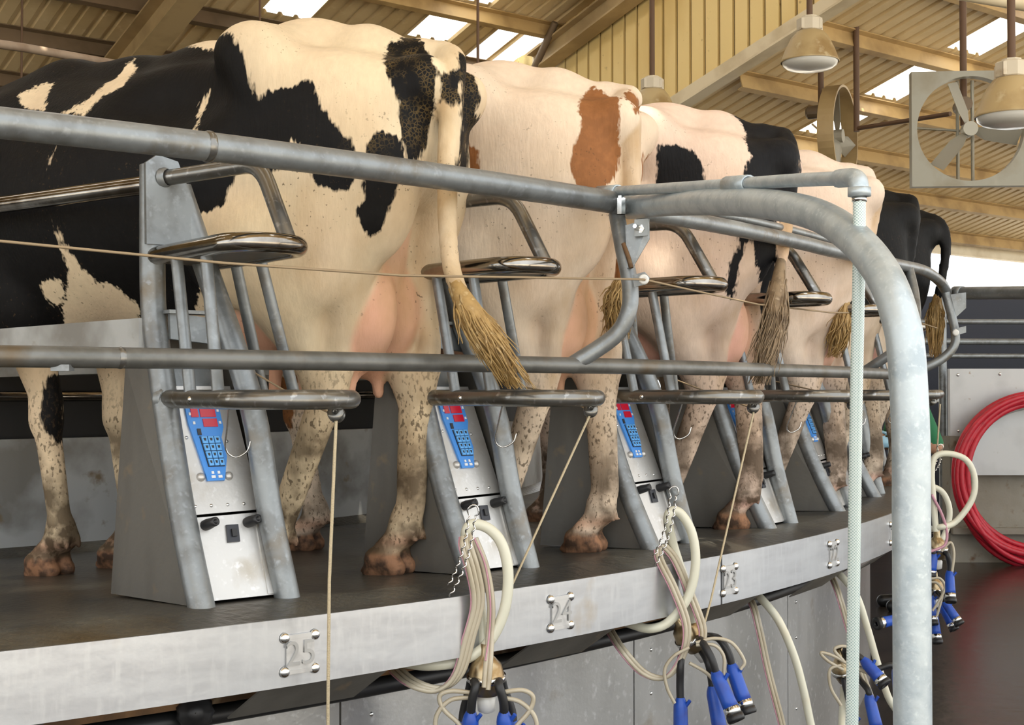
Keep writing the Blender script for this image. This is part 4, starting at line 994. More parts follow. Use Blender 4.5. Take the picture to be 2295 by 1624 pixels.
def cow_sdf(h, P):
    """P: pose dict  hind=[(x,y) left,(x,y) right], fore=[...], tail=[(pt,r)...], drop(dx)=ground height"""
    g=P.get('ground',lambda x:-.05*max(x,0))
    tail=P['tail']
    tp=np.array([t[0] for t in tail])
    lo=np.minimum([-.30,-.52,-.22],tp.min(0)-.08); hi=np.maximum([2.42,.52,1.56],tp.max(0)+.08)
    S=SDF(lo,hi,h)
    W=P.get('w',1.0)
    # trunk
    S.ell((.93,0,.98),(.62,.36*W,.36),.05)
    S.ell((.62,0,1.03),(.42,.31*W,.33),.10)
    S.ell((1.22,0,.96),(.36,.28*W,.41),.10)
    S.ell((.30,0,1.10),(.36,.23,.25),.10)
    S.chain([((.02,0,1.285),.050),((.20,0,1.325),.062),((.45,0,1.345),.066),((.70,0,1.325),.072),((.95,0,1.31),.075),((1.2,0,1.325),.075),((1.45,0,1.22),.09)],.07)
    for s in (1,-1):
        S.ell((.42,s*.205,1.305),(.10,.055,.065),.11)               # hook bone
        S.cap((.42,s*.19,1.315),(.36,0,1.335),.045,.06,.10)
        S.ell((-.02,s*.105,1.225),(.05,.04,.045),.06)                 # pin bone
        S.cap((-.01,s*.10,1.20),(.36,s*.18,1.22),.05,.07,.08)         # pin to thurl
        S.ell((.22,s*.150,1.03),(.21,.110,.25),.07)                   # thigh upper
        S.ell((.31,s*.180,.85),(.19,.085,.22),.06)
        S.ell((.085,s*.12,1.00),(.10,.075,.21),.05)                    # hamstring
        S.ell((.48,s*.215,.80),(.10,.07,.13),.06)                     # stifle
        S.ell((.64,s*.30*W,1.22),(.13,.07,.08),.10,sub=True)          # flank hollow
        hx,hy=P['hind'][0 if s>0 else 1]; z0=g(hx)
        hk=np.array([.45*(hx-.20)+.165,s*.14*.5+hy*.5,.49+z0*.5])     # hock joint
        pt=hk+np.array([-.058,0,.035])
        S.cap((.40,s*.19,.82),hk+(.01,0,.03),.118,.052,.05,fy=1.12)
        S.cap((.13,s*.13,.88),pt+(0,0,.06),.075,.022,.05,fy=1.2)         # achilles
        S.cap(pt+(0,0,.07),pt,.020,.030,.03)
        S.ell(hk+(-.010,0,-.0),(.060,.042,.065),.03)
        f=np.array([hx,hy,z0+.125])
        S.cap(hk+(-.014,0,-.03),f+(-.010,0,.01),.044,.033,.03,fy=1.22)
        S.cap(hk+(-.042,0,.0),f+(-.035,0,.05),.018,.018,.03)
        foot(S,f,z0,hy,s)
        ex=1.20; fx,fy_=P['fore'][0 if s>0 else 1]; z1=g(fx)
        S.ell((1.30,s*.17,1.02),(.15,.10,.26),.08)
        S.cap((1.30,s*.19,.95),(1.22,s*.18,.70),.11,.085,.05,fy=1.2)
        kn=np.array([fx*.6+1.24*.4,fy_*.7+s*.16*.3,.43+z1*.7])
        S.cap((1.23,s*.18,.72),kn+(0,0,.05),.082,.045,.04,fy=1.1)
        S.ell(kn,(.048,.044,.06),.03)
        f=np.array([fx,fy_,z1+.12])
        S.cap(kn+(-.005,0,-.03),f,.036,.030,.03)
        foot(S,f,z1,fy_,s)
    # neck, head
    S.cap((1.30,0,1.10),(1.75,0,1.20),.24,.15,.12,fy=1.45)
    S.cap((1.35,0,.80),(1.62,0,1.02),.14,.10,.10,fy=1.7)
    S.cap((1.80,0,1.27),(1.93,0,1.22),.11,.10,.06)
    S.cap((1.92,0,1.20),(2.16,0,.98),.095,.065,.05)
    S.ell((2.19,0,.95),(.07,.075,.06),.04)
    for s in (1,-1):
        S.cap((1.80,s*.09,1.30),(1.76,s*.23,1.28),.03,.045,.03); S.ell((1.97,s*.085,1.20),(.03,.02,.025),.03)
    # udder: rear attachment between the thighs, bag, quarters and teats
    uz=P.get('uz',.0); ux=P.get('ux',0)
    S.cap((.14,0,1.00),(.22+ux,0,.76+uz),.065,.115,.03,fy=.95)
    for s in (1,-1):
        S.ell((.235+ux,s*.058,.665+uz),(.150,.078,.175),.014)
        S.ell((.44+ux,s*.075,.665+uz),(.16,.095,.125),.03)
        for tx in (.21,.44): S.cap((tx+ux,s*.062,.53+uz),(tx+ux,s*.070,.455+uz),.020,.015,.02)
    S.ell((.66,0,.70),(.25,.15,.09),.10)
    # tail
    for (a,ra),(b,rb) in zip(tail[:-1],tail[1:]): S.cap(a,b,ra,rb,.018)
    return S
def foot(S,f,z0,y,s):
    # f = fetlock joint; two claws with a cleft, small dewclaws behind
    S.ell(f,(.042,.040,.046),.025)
    for t in (1,-1):
        S.cap(f+(.0,t*.016,-.02),(f[0]+.045,y+t*.022,z0+.060),.031,.030,.02)
        S.cap((f[0]+.035,y+t*.027,z0+.040),(f[0]+.070,y+t*.026,z0+.036),.034,.031,.010)
        S.cap((f[0]+.055,y+t*.026,z0+.030),(f[0]+.105,y+t*.020,z0+.004),.032,.013,.008)
        S.cap((f[0]+.010,y+t*.028,z0+.016),(f[0]+.08,y+t*.026,z0+.004),.026,.022,.010)
        S.cap(f+(-.034,t*.022,-.015),f+(-.045,t*.024,-.036),.011,.008,.012)
    S.cap((f[0]+.04,y,z0+.0),(f[0]+.12,y,z0+.01),.008,.006,.006,sub=True)
def ell_d(v,c,r):
    p=v-np.array(c); r=np.array(r); k0=np.sqrt(((p/r)**2).sum(1)); k1=np.sqrt(((p/r**2)**2).sum(1))+1e-9
    return k0*(k0-1)/k1
def cap_d(v,a,b,ra,rb):
    a=np.array(a,float); d=np.array(b,float)-a; t=np.clip((v-a)@d/(d@d+1e-9),0,1)
    return np.linalg.norm(v-a-t[:,None]*d,axis=1)-(ra+(rb-ra)*t)
# ------------------------------------------------------------------ cows
def cow_material(name, white, dark, pink, patch_noise=(.030, .016), dirt_col=(.055, .035, .018), mud=0.0, inv=False):
    m = bpy.data.materials.new(name); m.use_nodes = True
    nt = m.node_tree; b = nt.nodes['Principled BSDF']; N = nt.nodes.new; Lk = nt.links.new
    tc = N('ShaderNodeTexCoord')
    def noise(scale, det=3, st=(1, 1, 1), ro=.5):
        mp = N('ShaderNodeMapping'); mp.inputs['Scale'].default_value = st; Lk(tc.outputs['Object'], mp.inputs['Vector'])
        n = N('ShaderNodeTexNoise'); n.inputs['Scale'].default_value = scale; n.inputs['Detail'].default_value = det; n.inputs['Roughness'].default_value = ro
        Lk(mp.outputs['Vector'], n.inputs['Vector']); return n.outputs['Fac']
    def math_(op, a, c, clamp=False):
        x = N('ShaderNodeMath'); x.operation = op; x.use_clamp = clamp
        for i, v in enumerate((a, c)):
            if hasattr(v, 'is_linked') or hasattr(v, 'node'): Lk(v, x.inputs[i])
            else: x.inputs[i].default_value = v
        return x.outputs[0]
    def rng(v, lo, hi, a=0.0, c=1.0):
        r = N('ShaderNodeMapRange'); Lk(v, r.inputs['Value']); r.inputs['From Min'].default_value = lo; r.inputs['From Max'].default_value = hi
        r.inputs['To Min'].default_value = a; r.inputs['To Max'].default_value = c; return r.outputs['Result']
    def attr(n):
        a = N('ShaderNodeAttribute'); a.attribute_name = n; return a.outputs['Fac']
    def mix(f, a, c):
        x = N('ShaderNodeMix'); x.data_type = 'RGBA'
        if hasattr(f, 'node'): Lk(f, x.inputs[0])
        else: x.inputs[0].default_value = f
        for i, v in ((6, a), (7, c)):
            if hasattr(v, 'node'): Lk(v, x.inputs[i])
            else: x.inputs[i].default_value = (*v, 1)
        return x.outputs[2]
    col = mix(rng(noise(5, 5), .42, .66), white, tuple(c * .82 for c in white))
    col = mix(rng(noise(60, 3, (1, 1, .35)), .35, .75, 0, .35), col, tuple(c * .70 for c in white))
    pk = math_('ADD', attr('pink'), rng(noise(4, 4), .40, .70, 0, .16), True)
    col = mix(pk, col, pink)
    st = math_('MULTIPLY', rng(noise(7, 6, (1, 1, .5)), .40, .66), attr('stain'), True)
    col = mix(math_('MULTIPLY', st, .75), col, (.40, .245, .10))
    # coat patches with a furry edge
    sd = attr('patch')
    sd = math_('ADD', sd, rng(noise(9, 4), 0, 1, -patch_noise[0], patch_noise[0]))
    sd = math_('ADD', sd, rng(noise(90, 2, (1, 1, .25)), 0, 1, -patch_noise[1], patch_noise[1]))
    msk = rng(sd, -.0035, .0035)
    dk = mix(rng(noise(40, 4), .45, .75, 0, .5), dark, tuple(min(1, c * 1.5 + .0015) for c in dark))
    if mud:
        vr = N('ShaderNodeTexVoronoi'); vr.feature = 'DISTANCE_TO_EDGE'; vr.inputs['Scale'].default_value = 105; Lk(tc.outputs['Object'], vr.inputs['Vector'])
        crack = math_('MULTIPLY', rng(vr.outputs['Distance'], .0, .16, 1, 0), rng(noise(20, 5), .44, .58), True)
        crack = math_('MULTIPLY', math_('MULTIPLY', crack, attr('mud')), .7, True)
        dk = mix(crack, dk, (.13, .085, .03))
    col = mix(msk, col, dk)
    # stains: dung specks and soaked lower legs
    d = attr('dirt')
    sp = math_('MULTIPLY', rng(noise(110, 5, (1, 1, .6)), .54, .62), rng(d, .04, .45), True)
    sp2 = math_('MULTIPLY', rng(noise(11, 5), .36, .58), rng(d, .34, .70), True)
    dirt = math_('MAXIMUM', math_('MULTIPLY', sp, .8), math_('MULTIPLY', sp2, .9))
    soak = math_('MULTIPLY', rng(d, .70, .98), rng(noise(26, 6), .38, .56, .35, 1.0), True)
    dirt = math_('MAXIMUM', dirt, math_('MULTIPLY', soak, .97))
    col = mix(math_('MULTIPLY', dirt, .96), col, dirt_col)
    fine = math_('MULTIPLY', rng(noise(110, 2), .66, .70), rng(noise(3.5, 3), .50, .60), True)
    col = mix(math_('MULTIPLY', fine, .7), col, dirt_col)
    col = mix(attr('hoof'), col, mix(rng(noise(30, 4), .4, .6), (.075, .045, .03), (.30, .155, .085)))
    Lk(col, b.inputs['Base Color'])
    b.inputs['Roughness'].default_value = .62
    b.inputs['Specular IOR Level'].default_value = .16
    b.inputs['Sheen Weight'].default_value = .0
    bp = N('ShaderNodeBump'); bp.inputs['Strength'].default_value = .22; bp.inputs['Distance'].default_value = .006
    h = math_('ADD', noise(140, 2, (1, 1, .2)), math_('MULTIPLY', noise(22, 4), 1.2))
    Lk(h, bp.inputs['Height']); Lk(bp.outputs['Normal'], b.inputs['Normal'])
    return m

def poly_sd(P, poly):
    """signed distance (positive inside) of points P (n,2) to a polygon"""
    poly = np.asarray(poly, float); d = np.full(len(P), 1e9); ins = np.zeros(len(P), bool)
    for i in range(len(poly)):
        a, b = poly[i], poly[(i + 1) % len(poly)]
        e = b - a; w = P - a
        t = np.clip((w @ e) / (e @ e + 1e-12), 0, 1)
        d = np.minimum(d, ((w - t[:, None] * e) ** 2).sum(1))
        c = ((a[1] <= P[:, 1]) != (b[1] <= P[:, 1]))
        with np.errstate(divide='ignore', invalid='ignore'):
            xx = a[0] + (P[:, 1] - a[1]) / (b[1] - a[1]) * e[0]
        ins ^= c & (P[:, 0] < xx)
    d = np.sqrt(d)
    return np.where(ins, d, -d)
def vnoise(v, sc, seed):
    """smooth value noise on points"""
    rg = np.random.RandomState(seed); T = rg.rand(32, 32, 32)
    p = v * sc + 100; i = np.floor(p).astype(int); f = p - i; f = f * f * (3 - 2 * f)
    o = 0
    for a in (0, 1):
        for b in (0, 1):
            for c in (0, 1):
                w = (f[:, 0] if a else 1 - f[:, 0]) * (f[:, 1] if b else 1 - f[:, 1]) * (f[:, 2] if c else 1 - f[:, 2])
                o = o + w * T[(i[:, 0] + a) % 32, (i[:, 1] + b) % 32, (i[:, 2] + c) % 32]
    return o

PATCH = {}
PATCH = {
    'A': dict(a=-2.6376, seed=3, thr=0.42,
        dark=[[(-0.504,1.338),(-0.503,1.32),(-0.473,1.278),(-0.458,1.233),(-0.45,1.195),(-0.433,1.172),(-0.41,1.192),(-0.376,1.194),(-0.337,1.187),(-0.317,1.206),(-0.298,1.187),(-0.28,1.158),(-0.257,1.129),(-0.24,1.095),(-0.213,1.056),(-0.2,1.023),(-0.199,0.977),(-0.213,0.941),(-0.24,0.938),(-0.274,0.951),(-0.296,0.969),(-0.308,0.994),(-0.364,1.001),(-0.41,0.993),(-0.414,0.974),(-0.439,0.98),(-0.457,0.998),(-0.504,0.999),(-0.509,0.969),(-0.532,0.925),(-0.561,0.91),(-0.585,0.913),(-0.615,0.891),(-0.629,0.848),(-0.598,0.768),(-0.588,0.724),(-0.633,0.676),(-0.772,0.64),(-1.016,0.633),(-1.058,0.569),(-1.122,0.553),(-1.203,0.591),(-1.299,0.603),(-1.689,0.999),(-1.545,1.387),(-1.269,1.403),(-0.844,1.452)],
            [(-1.082,0.492),(-1.035,0.511),(-1.028,0.43),(-1.033,0.318),(-1.049,0.31),(-1.084,0.338),(-1.095,0.406)],
            [(-0.127,1.332),(-0.11,1.342),(-0.095,1.328),(-0.083,1.362),(-0.06,1.357),(-0.031,1.335),(-0.014,1.263),(-0.0,1.222),(0.004,1.172),(-0.003,1.13),(-0.025,1.074),(-0.041,1.033),(-0.064,1.0),(-0.078,1.017),(-0.067,1.045),(-0.083,1.087),(-0.096,1.135),(-0.113,1.189),(-0.121,1.242)],
            [(-0.155,1.051),(-0.131,1.073),(-0.099,1.066),(-0.078,1.038),(-0.062,1.001),(-0.083,0.953),(-0.102,0.926),(-0.124,0.884),(-0.139,0.843),(-0.164,0.835),(-0.184,0.86),(-0.192,0.894),(-0.168,0.916),(-0.17,0.987)],
            [(0.059,1.281),(0.096,1.272),(0.113,1.217),(0.107,1.164),(0.09,1.096),(0.071,1.012),(0.047,0.976),(0.056,1.081),(0.062,1.16)],
            [(0.002,1.222),(0.061,1.239),(0.06,1.157),(0.002,1.153)]],
        light=[[(-0.581,1.23),(-0.59,1.172),(-0.598,1.106),(-0.606,1.117),(-0.609,1.182)],
            [(-0.831,1.383),(-0.821,1.347),(-0.837,1.27),(-0.879,1.24),(-0.92,1.176),(-0.99,1.2),(-0.926,1.248),(-0.878,1.298),(-0.86,1.368)],
            [(-1.071,1.312),(-1.065,1.222),(-1.147,1.235),(-1.147,1.278),(-1.096,1.324)],
            [(-1.064,0.744),(-1.031,0.767),(-0.991,0.758),(-0.989,0.724),(-1.023,0.691),(-1.056,0.698)],
            [(-1.006,0.924),(-0.964,0.829),(-0.931,0.783),(-0.892,0.748),(-0.827,0.725),(-0.784,0.68),(-0.807,0.625),(-1.018,0.628),(-0.974,0.785)],
            [(-0.993,1.111),(-0.997,1.074),(-1.017,1.033),(-1.016,1.076)],
            [(-0.353,1.064),(-0.337,1.052),(-0.35,1.04)]],
    ),
    'B': dict(a=-2.8713, seed=5, thr=0.62,
        dark=[[(-0.101,1.312),(-0.113,1.244),(-0.124,1.164),(-0.136,1.1),(-0.129,1.057),(-0.11,1.015),(-0.076,0.986),(-0.049,1.003),(-0.025,1.046),(-0.005,1.111),(-0.0,1.168),(-0.005,1.222),(-0.015,1.268),(-0.051,1.315),(-0.079,1.333)],
            [(0.061,1.142),(0.128,1.166),(0.118,1.072),(0.059,1.054)],
            [(0.013,1.335),(0.045,1.286),(0.062,1.254),(0.044,1.223),(0.016,1.284)],
            [(-0.444,1.165),(-0.404,1.124),(-0.393,1.058),(-0.443,1.058)],
            [(-0.019,0.859),(0.004,0.788),(-0.001,0.663),(-0.024,0.623),(-0.017,0.716)],
            [(-1.112,0.51),(-1.045,0.51),(-1.036,0.381),(-1.066,0.33),(-1.108,0.365)]],
        light=[],
    ),
    'C': dict(a=-3.0787, seed=8, thr=0.50,
        dark=[[(-0.366,1.247),(-0.307,1.252),(-0.265,1.224),(-0.24,1.176),(-0.222,1.132),(-0.229,1.113),(-0.379,1.115)],
            [(-0.133,1.389),(-0.077,1.404),(0.047,1.378),(0.089,1.272),(0.081,1.091),(0.037,1.029),(0.009,1.027),(0.001,0.853),(-0.007,0.701),(-0.052,0.723),(-0.055,0.853),(-0.068,0.964),(-0.094,0.928),(-0.118,0.851),(-0.14,0.76),(-0.157,0.78),(-0.15,0.864),(-0.124,0.913),(-0.099,0.991),(-0.11,1.134),(-0.082,1.218),(-0.096,1.306)]],
        light=[],
    ),
}

SKEW = .28
def make_cow(key, tx, r, skew, h, hind, fore, tail_px, switch_px, mat, label, hair_mat, W=.90, uz=0.0, ux=0.0, back=None, dirtk=1.0, zs=1.0):
    T = ring_hit(tx, 300, r)
    th = math.atan2(T[1] - CY, T[0] - CX)
    head = th + math.pi + skew
    z0 = deck_z(r)
    org = V(T[0], T[1], z0)
    c, s = math.cos(head), math.sin(head)
    dT = T[1]
    def loc(p): d = np.asarray(p) - org; return V(d[0] * c + d[1] * s, -d[0] * s + d[1] * c, d[2])
    tail = [((.04, 0, 1.305), .046), ((-.02, 0, 1.295), .038)]
    n = len(tail_px)
    pts = smooth_path([V(-.02, 0, 1.295)] + [loc(PX(x, y, dT + dd)) for x, y, dd in tail_px], 3)[1:]
    for i, p in enumerate(pts):
        tail.append((p, .031 + (.016 - .031) * (i / max(1, len(pts) - 1)) ** .7))
    S = cow_sdf(h, dict(hind=hind, fore=fore, tail=tail, w=W, uz=uz, ux=ux, ground=lambda x: -.05 * math.cos(skew) * max(x, -.2)))
    v, F = S.mesh()
    me = bpy.data.meshes.new('cow_body'); me.from_pydata(v.tolist(), [], F.tolist()); me.update(); me.shade_smooth()
    nr = np.zeros(len(v) * 3, np.float32); me.vertex_normals.foreach_get('vector', nr); nr = nr.reshape(-1, 3)
    # ---- attributes
    A = {}
    P = PATCH.get(key)
    if P:
        ax = V(math.cos(P['a']), math.sin(P['a']), 0); vw = V(-ax[1], ax[0], 0)      # decal plane and its facing direction
        uv = np.stack([v @ ax, v[:, 2]], 1)
        pos = np.full(len(v), -1.0)
        for pl_ in P['dark']: pos = np.maximum(pos, poly_sd(uv, pl_))
        for pl_ in P['light']: pos = np.minimum(pos, -poly_sd(uv, pl_))
        facing = np.clip((-(nr @ vw) + .45) / .3, 0, 1)
        gen = (vnoise(v, 2.4, P.get('seed', 3)) - P.get('thr', .52)) * .35
        pd = pos * facing + gen * (1 - facing)
    else:
        pd = np.full(len(v), -.2)
    if back is not None: pd = back(v, nr, pd)
    A['patch'] = pd
    zz = v[:, 2] + .05 * np.maximum(v[:, 0], 0)
    du = np.full(len(v), 9.0); dl = np.full(len(v), 9.0)
    for s_ in (1, -1):
        du = np.minimum(du, ell_d(v, (.235 + ux, s_ * .058, .665 + uz), (.150, .078, .175))); du = np.minimum(du, ell_d(v, (.44 + ux, s_ * .075, .665 + uz), (.16, .095, .125)))
        for tx_ in (.21, .44): du = np.minimum(du, cap_d(v, (tx_ + ux, s_ * .062, .53 + uz), (tx_ + ux, s_ * .07, .455 + uz), .022, .018))
        hx_, hy_ = hind[0 if s_ > 0 else 1]
        hk_ = (.45 * (hx_ - .20) + .165, s_ * .07 + hy_ * .5, .49)
        dl = np.minimum(dl, cap_d(v, (.40, s_ * .19, .82), hk_, .10, .045)); dl = np.minimum(dl, ell_d(v, (.31, s_ * .18, .85), (.19, .085, .22))); dl = np.minimum(dl, cap_d(v, (.13, s_ * .13, .88), hk_, .075, .03))
    du = np.minimum(du, cap_d(v, (.14, 0, 1.0), (.22 + ux, 0, .76 + uz), .055, .105))
    ud = du
    A['pink'] = np.clip((dl - du + .004) / .02, 0, 1) * np.clip((.022 - du) / .015, 0, 1) * .92
    # pink skin around coronet
    A['pink'] = np.maximum(A['pink'], np.clip(1 - np.abs(zz - .085) / .03, 0, 1) * .75)
    leg = np.clip((.60 - zz) / .50, 0, 1)
    nn = vnoise(v, 9, 5)
    A['dirt'] = np.clip(leg * 1.15 * (.55 + .9 * nn) * dirtk, 0, 1) * np.where(ud < .012, .2, 1)
    A['stain'] = np.clip((.62 - np.abs(zz - .62)) / .5, 0, 1) * np.clip((.45 - v[:, 0]) / .3, 0, 1) * .9
    tp_ = np.array([t_[0] for t_ in tail[3:]])
    for i_ in range(len(tp_) - 1):
        nt_ = cap_d(v, tp_[i_], tp_[i_ + 1], .0, .0); A['stain'] = np.maximum(A['stain'], np.clip((.045 - nt_) / .01, 0, 1))
    A['hoof'] = np.clip((.062 - zz) / .012, 0, 1)
    A['mud'] = np.clip((v[:, 2] - .98) / .1, 0, 1) * np.clip((.13 - v[:, 0]) / .06, 0, 1)
    for k_, a_ in A.items():
        at = me.attributes.new(k_, 'FLOAT', 'POINT'); at.data.foreach_set('value', np.asarray(a_, np.float32))
    me.materials.append(mat)
    root = empty('cow', org, head, label=label, cat='cow', group='cows on the platform')
    bo = link('body', me, root)
    # tail switch: a bundle of hair strands
    if switch_px:
        sp = [loc(PX(x, y, dT + dd)) for x, y, dd in switch_px]
        path = smooth_path(sp, 6); m_ = len(path)
        mb = MB(); rg = random.Random(hash(key) % 1000 if False else sum(map(ord, key)))
        wmax = .042
        mb.tube(path, [.016, .030, .032, .020, .004], 8)
        for i in range(230):
            a = rg.random() * 2 * math.pi; rad = math.sqrt(rg.random()) ; t0 = rg.random() ** 1.2 * .62; t1 = min(1.0, t0 + .28 + rg.random() * .42)
            q = []
            wob = (rg.random() - .5) * .05; ph = rg.random() * 6
            for j in range(6):
                t = t0 + (t1 - t0) * j / 5
                f = t * (m_ - 1); i0 = min(int(f), m_ - 2); p = path[i0] * (1 - (f - i0)) + path[i0 + 1] * (f - i0)
                ww = wmax * rad * min(1, .35 + t * 1.6) * (1 - .55 * max(0, t - .6) / .4)
                q.append(p + V(math.cos(a) * ww + wob * (j / 5) ** 2 + .004 * math.sin(ph + j * 1.5), math.sin(a) * ww + wob * .5 * (j / 5), .004 * math.cos(ph + j)))
            mb.tube(q, [.0032, .0028, .0008], 3, False)
        part('tail_switch', mb, hair_mat, root, 'brush of long hair at the tail end')
    return root, loc
GOLD = material('golden_tail_hair', (.42, .27, .10), .55, 0, [(30, 3, (.27, .16, .05), .45, .65, one), (60, 3, (.58, .43, .22), .58, .75, one)])
BROWNH = material('grey_brown_tail_hair', (.25, .175, .10), .6, 0, [(30, 3, (.15, .10, .055), .45, .65, one), (60, 3, (.38, .29, .19), .58, .75, one)])
CM_A = cow_material('coat_black_cream', (.74, .60, .40), (.0045, .004, .0038), (.72, .40, .27), mud=1)
CM_B = cow_material('coat_brown_pinkish', (.76, .62, .47), (.235, .095, .032), (.72, .42, .28))
CM_C = cow_material('coat_black_pink', (.74, .58, .46), (.006, .006, .007), (.72, .40, .31))
CM_D = cow_material('coat_pale_pink', (.76, .62, .50), (.016, .014, .013), (.74, .44, .33))
CM_E = cow_material('coat_black_white', (.74, .62, .48), (.006, .006, .006), (.72, .40, .32))

def black_back(v, nr, pd):
    return np.maximum(pd, np.clip(np.minimum(v[:, 2] - .80, .3), -.3, .3))
COWS = {}
COWS['A'] = make_cow('A', 978, 7.32, .36, .0095, [(.41, .10), (.11, -.035)], [(1.12, .12), (1.06, -.10)],
    [(1016, 140, -.05), (1012, 230, -.09), (1006, 330, -.11), (1003, 420, -.13), (1003, 510, -.18), (1012, 600, -.24), (1038, 675, -.29)],
    [(1022, 635, -.27), (1050, 695, -.30), (1085, 755, -.32), (1125, 815, -.33), (1160, 868, -.31)], CM_A,
    'nearest cow, black with cream rump, golden tail tip hanging over the lower rail', GOLD, dirtk=1.05)
COWS['B'] = make_cow('B', 1392, 7.35, .36, .011, [(.34, .11), (.07, -.02)], [(1.25, .13), (1.05, -.12)],
    [(1402, 235, -.06), (1412, 300, -.09), (1416, 380, -.10), (1412, 470, -.10), (1400, 560, -.10), (1392, 640, -.10)],
    [(1394, 620, -.10), (1388, 660, -.10), (1384, 700, -.10), (1380, 760, -.08)], CM_B,
    'cream cow with rust-brown patches on both sides of its tail', GOLD, dirtk=.75)
COWS['C'] = make_cow('C', 1738, 7.42, .34, .012, [(.36, .11), (.10, -.02)], [(1.2, .13), (1.1, -.12)],
    [(1766, 330, -.06), (1770, 400, -.09), (1765, 470, -.10), (1757, 540, -.11), (1748, 600, -.14)],
    [(1750, 585, -.14), (1742, 660, -.22), (1735, 730, -.28), (1715, 800, -.32), (1700, 860, -.32)], CM_C,
    'cow with pink flank and black rump and tail, in the third occupied stall', BROWNH, dirtk=1.1)
COWS['D'] = make_cow('D', 1925, 7.44, .34, .014, [(.36, .11), (.10, -.03)], [(1.2, .13), (1.1, -.12)],
    [(1958, 440, -.05), (1950, 520, -.08), (1920, 600, -.10), (1892, 680, -.12)],
    [(1896, 670, -.12), (1885, 720, -.13), (1880, 760, -.13), (1870, 800, -.12)], CM_D,
    'pale pinkish-white cow behind the braided hose', GOLD, dirtk=1.2)
COWS['E'] = make_cow('E', 2004, 7.46, .34, .016, [(.32, .11), (.10, -.03)], [(1.2, .13), (1.1, -.12)],
    [(2044, 455, -.05), (2046, 520, -.08), (2036, 600, -.10), (2028, 690, -.12)],
    [(2030, 680, -.12), (2022, 760, -.13), (2012, 860, -.13)], CM_E,
    'black-rumped cow directly behind the bend of the tall post', BROWNH, back=black_back)
COWS['F'] = make_cow('F', 2052, 7.48, .34, .018, [(.32, .11), (.10, -.03)], [(1.2, .13), (1.1, -.12)],
    [(2104, 500, -.06), (2120, 545, -.1), (2112, 620, -.12), (2098, 680, -.12)],
    [(2100, 660, -.12), (2096, 720, -.13), (2098, 800, -.13)], CM_E,
    'farthest cow in view, black and white rump right of the tall post', GOLD, back=black_back)
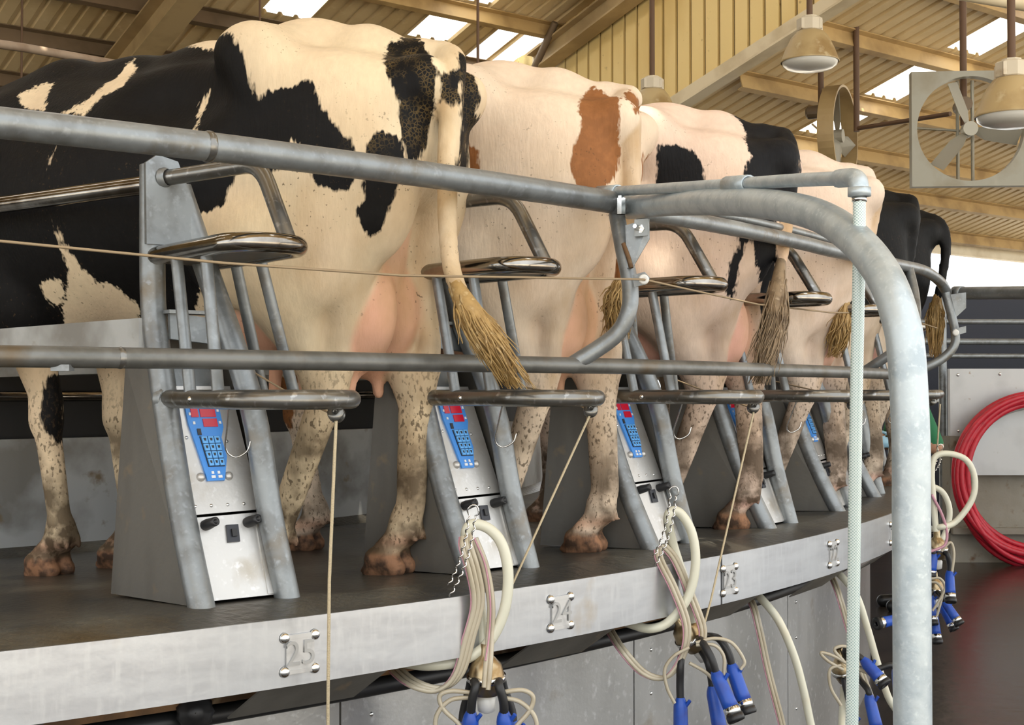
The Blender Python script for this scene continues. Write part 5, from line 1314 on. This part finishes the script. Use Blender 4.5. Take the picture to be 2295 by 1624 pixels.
# ------------------------------------------------------------------ worker reaching to a cow, mostly behind the tall post
def make_person(loc, rz):
    S = SDF((-.34, -.42, -.02), (.48, .42, 1.72), .0085)
    for s in (1, -1):
        S.cap((0, s * .09, .84), (.015, s * .095, .47), .088, .060, .04)
        S.cap((.015, s * .095, .47), (-.01, s * .10, .10), .060, .048, .03)
        S.cap((-.01, s * .10, .34), (-.01, s * .10, .08), .058, .050, .02)
        S.cap((-.04, s * .10, .045), (.14, s * .11, .035), .048, .040, .03)
    S.ell((0, 0, .92), (.125, .165, .14), .05)
    S.ell((.005, 0, 1.08), (.115, .150, .22), .06)
    S.ell((0, 0, 1.22), (.115, .175, .15), .05)
    S.cap((-.005, -.13, 1.30), (-.005, .13, 1.30), .055, .055, .04)
    S.cap((0, 0, 1.32), (.015, 0, 1.43), .056, .052, .03)
    S.ell((.02, 0, 1.52), (.092, .074, .110), .03); S.ell((.055, 0, 1.465), (.058, .052, .055), .03)
    S.cap((.105, 0, 1.53), (.124, 0, 1.495), .010, .015, .015); S.ell((.10, 0, 1.455), (.018, .026, .010), .01)
    for s in (1, -1):
        S.ell((.008, s * .078, 1.51), (.022, .012, .032), .008)
        S.ell((.095, s * .030, 1.522), (.012, .014, .009), .008, sub=True)
    arms = (((0, .195, 1.295), (-.10, .235, 1.045), (.135, .215, 1.065)), ((0, -.195, 1.295), (.06, -.24, 1.05), (.29, -.18, 1.10)))
    for i, (a, b, c) in enumerate(arms):
        a, b, c = V(*a), V(*b), V(*c)
        S.cap(a, b, .056, .043, .03); S.cap(a, a + (b - a) * .88, .062, .057, .02); S.cap(b, c, .042, .028, .02)
        d = unit(c - b); side = unit(np.cross(d, V(0, 0, 1))); up = np.cross(side, d)
        S.cap(c, c + d * .085, .030, .034, .02, fy=1.4)
        for j in range(4):
            k0 = c + d * .085 + up * (.030 - .020 * j)
            L = (.072, .082, .078, .060)[j]
            k1 = k0 + d * L * .55; k2 = k1 + d * L * .35 - side * .02 * (1 if i == 0 else -1)
            S.cap(k0, k1, .0105, .0095, .006); S.cap(k1, k2, .0095, .0085, .006)
        t0 = c + d * .03 + up * .03; t1 = t0 + d * .035 + up * .028; t2 = t1 + d * .032 + up * .006
        S.cap(t0, t1, .013, .011, .008); S.cap(t1, t2, .011, .0095, .006)
    v, F = S.mesh()
    me = bpy.data.meshes.new('person_body'); me.from_pydata(v.tolist(), [], F.tolist()); me.update(); me.shade_smooth()
    for m_ in (SKIN, SHIRT, APRON, BOOT, GLOVE, HAIRD): me.materials.append(m_)
    fc = v[F].mean(1)
    idx = np.full(len(F), 1)
    x, y, z = fc.T
    torso = np.abs(y) < .172
    idx[(z < .90)] = 2
    idx[torso & (x > .035) & (z < 1.30)] = 2
    idx[z < .35] = 3
    idx[(z > 1.365) & (np.abs(y) < .12)] = 0
    idx[(z > 1.43) & ((x < .0) | (z > 1.575))] = 5
    for a, b, c in arms:
        a, b, c = V(*a), V(*b), V(*c)
        def near(p, q):
            d = q - p; t = np.clip((fc - p) @ d / (d @ d), 0, 1); return np.linalg.norm(fc - p - t[:, None] * d, axis=1)
        dc = unit(c - b)
        fore = (near(b, c) < .055) & ((fc - b) @ dc > -.005) & (np.abs(y) > .16)
        low_ = (near(a + (b - a) * .88, b) < .052) & ((fc - (a + (b - a) * .9)) @ unit(b - a) > 0)
        hand = ((fc - c) @ dc > -.03) & (np.linalg.norm(fc - c, axis=1) < .22) & ((np.abs(y) > .14))
        idx[fore | low_] = 0; idx[hand] = 4
    me.polygons.foreach_set('material_index', idx.astype(np.int32))
    root = empty('person', loc, rz, label='person in green shirt and light blue glove, half hidden behind the tall post', cat='person')
    link('body', me, root)
    return root
make_person((2.545, 8.6, 0), math.pi)
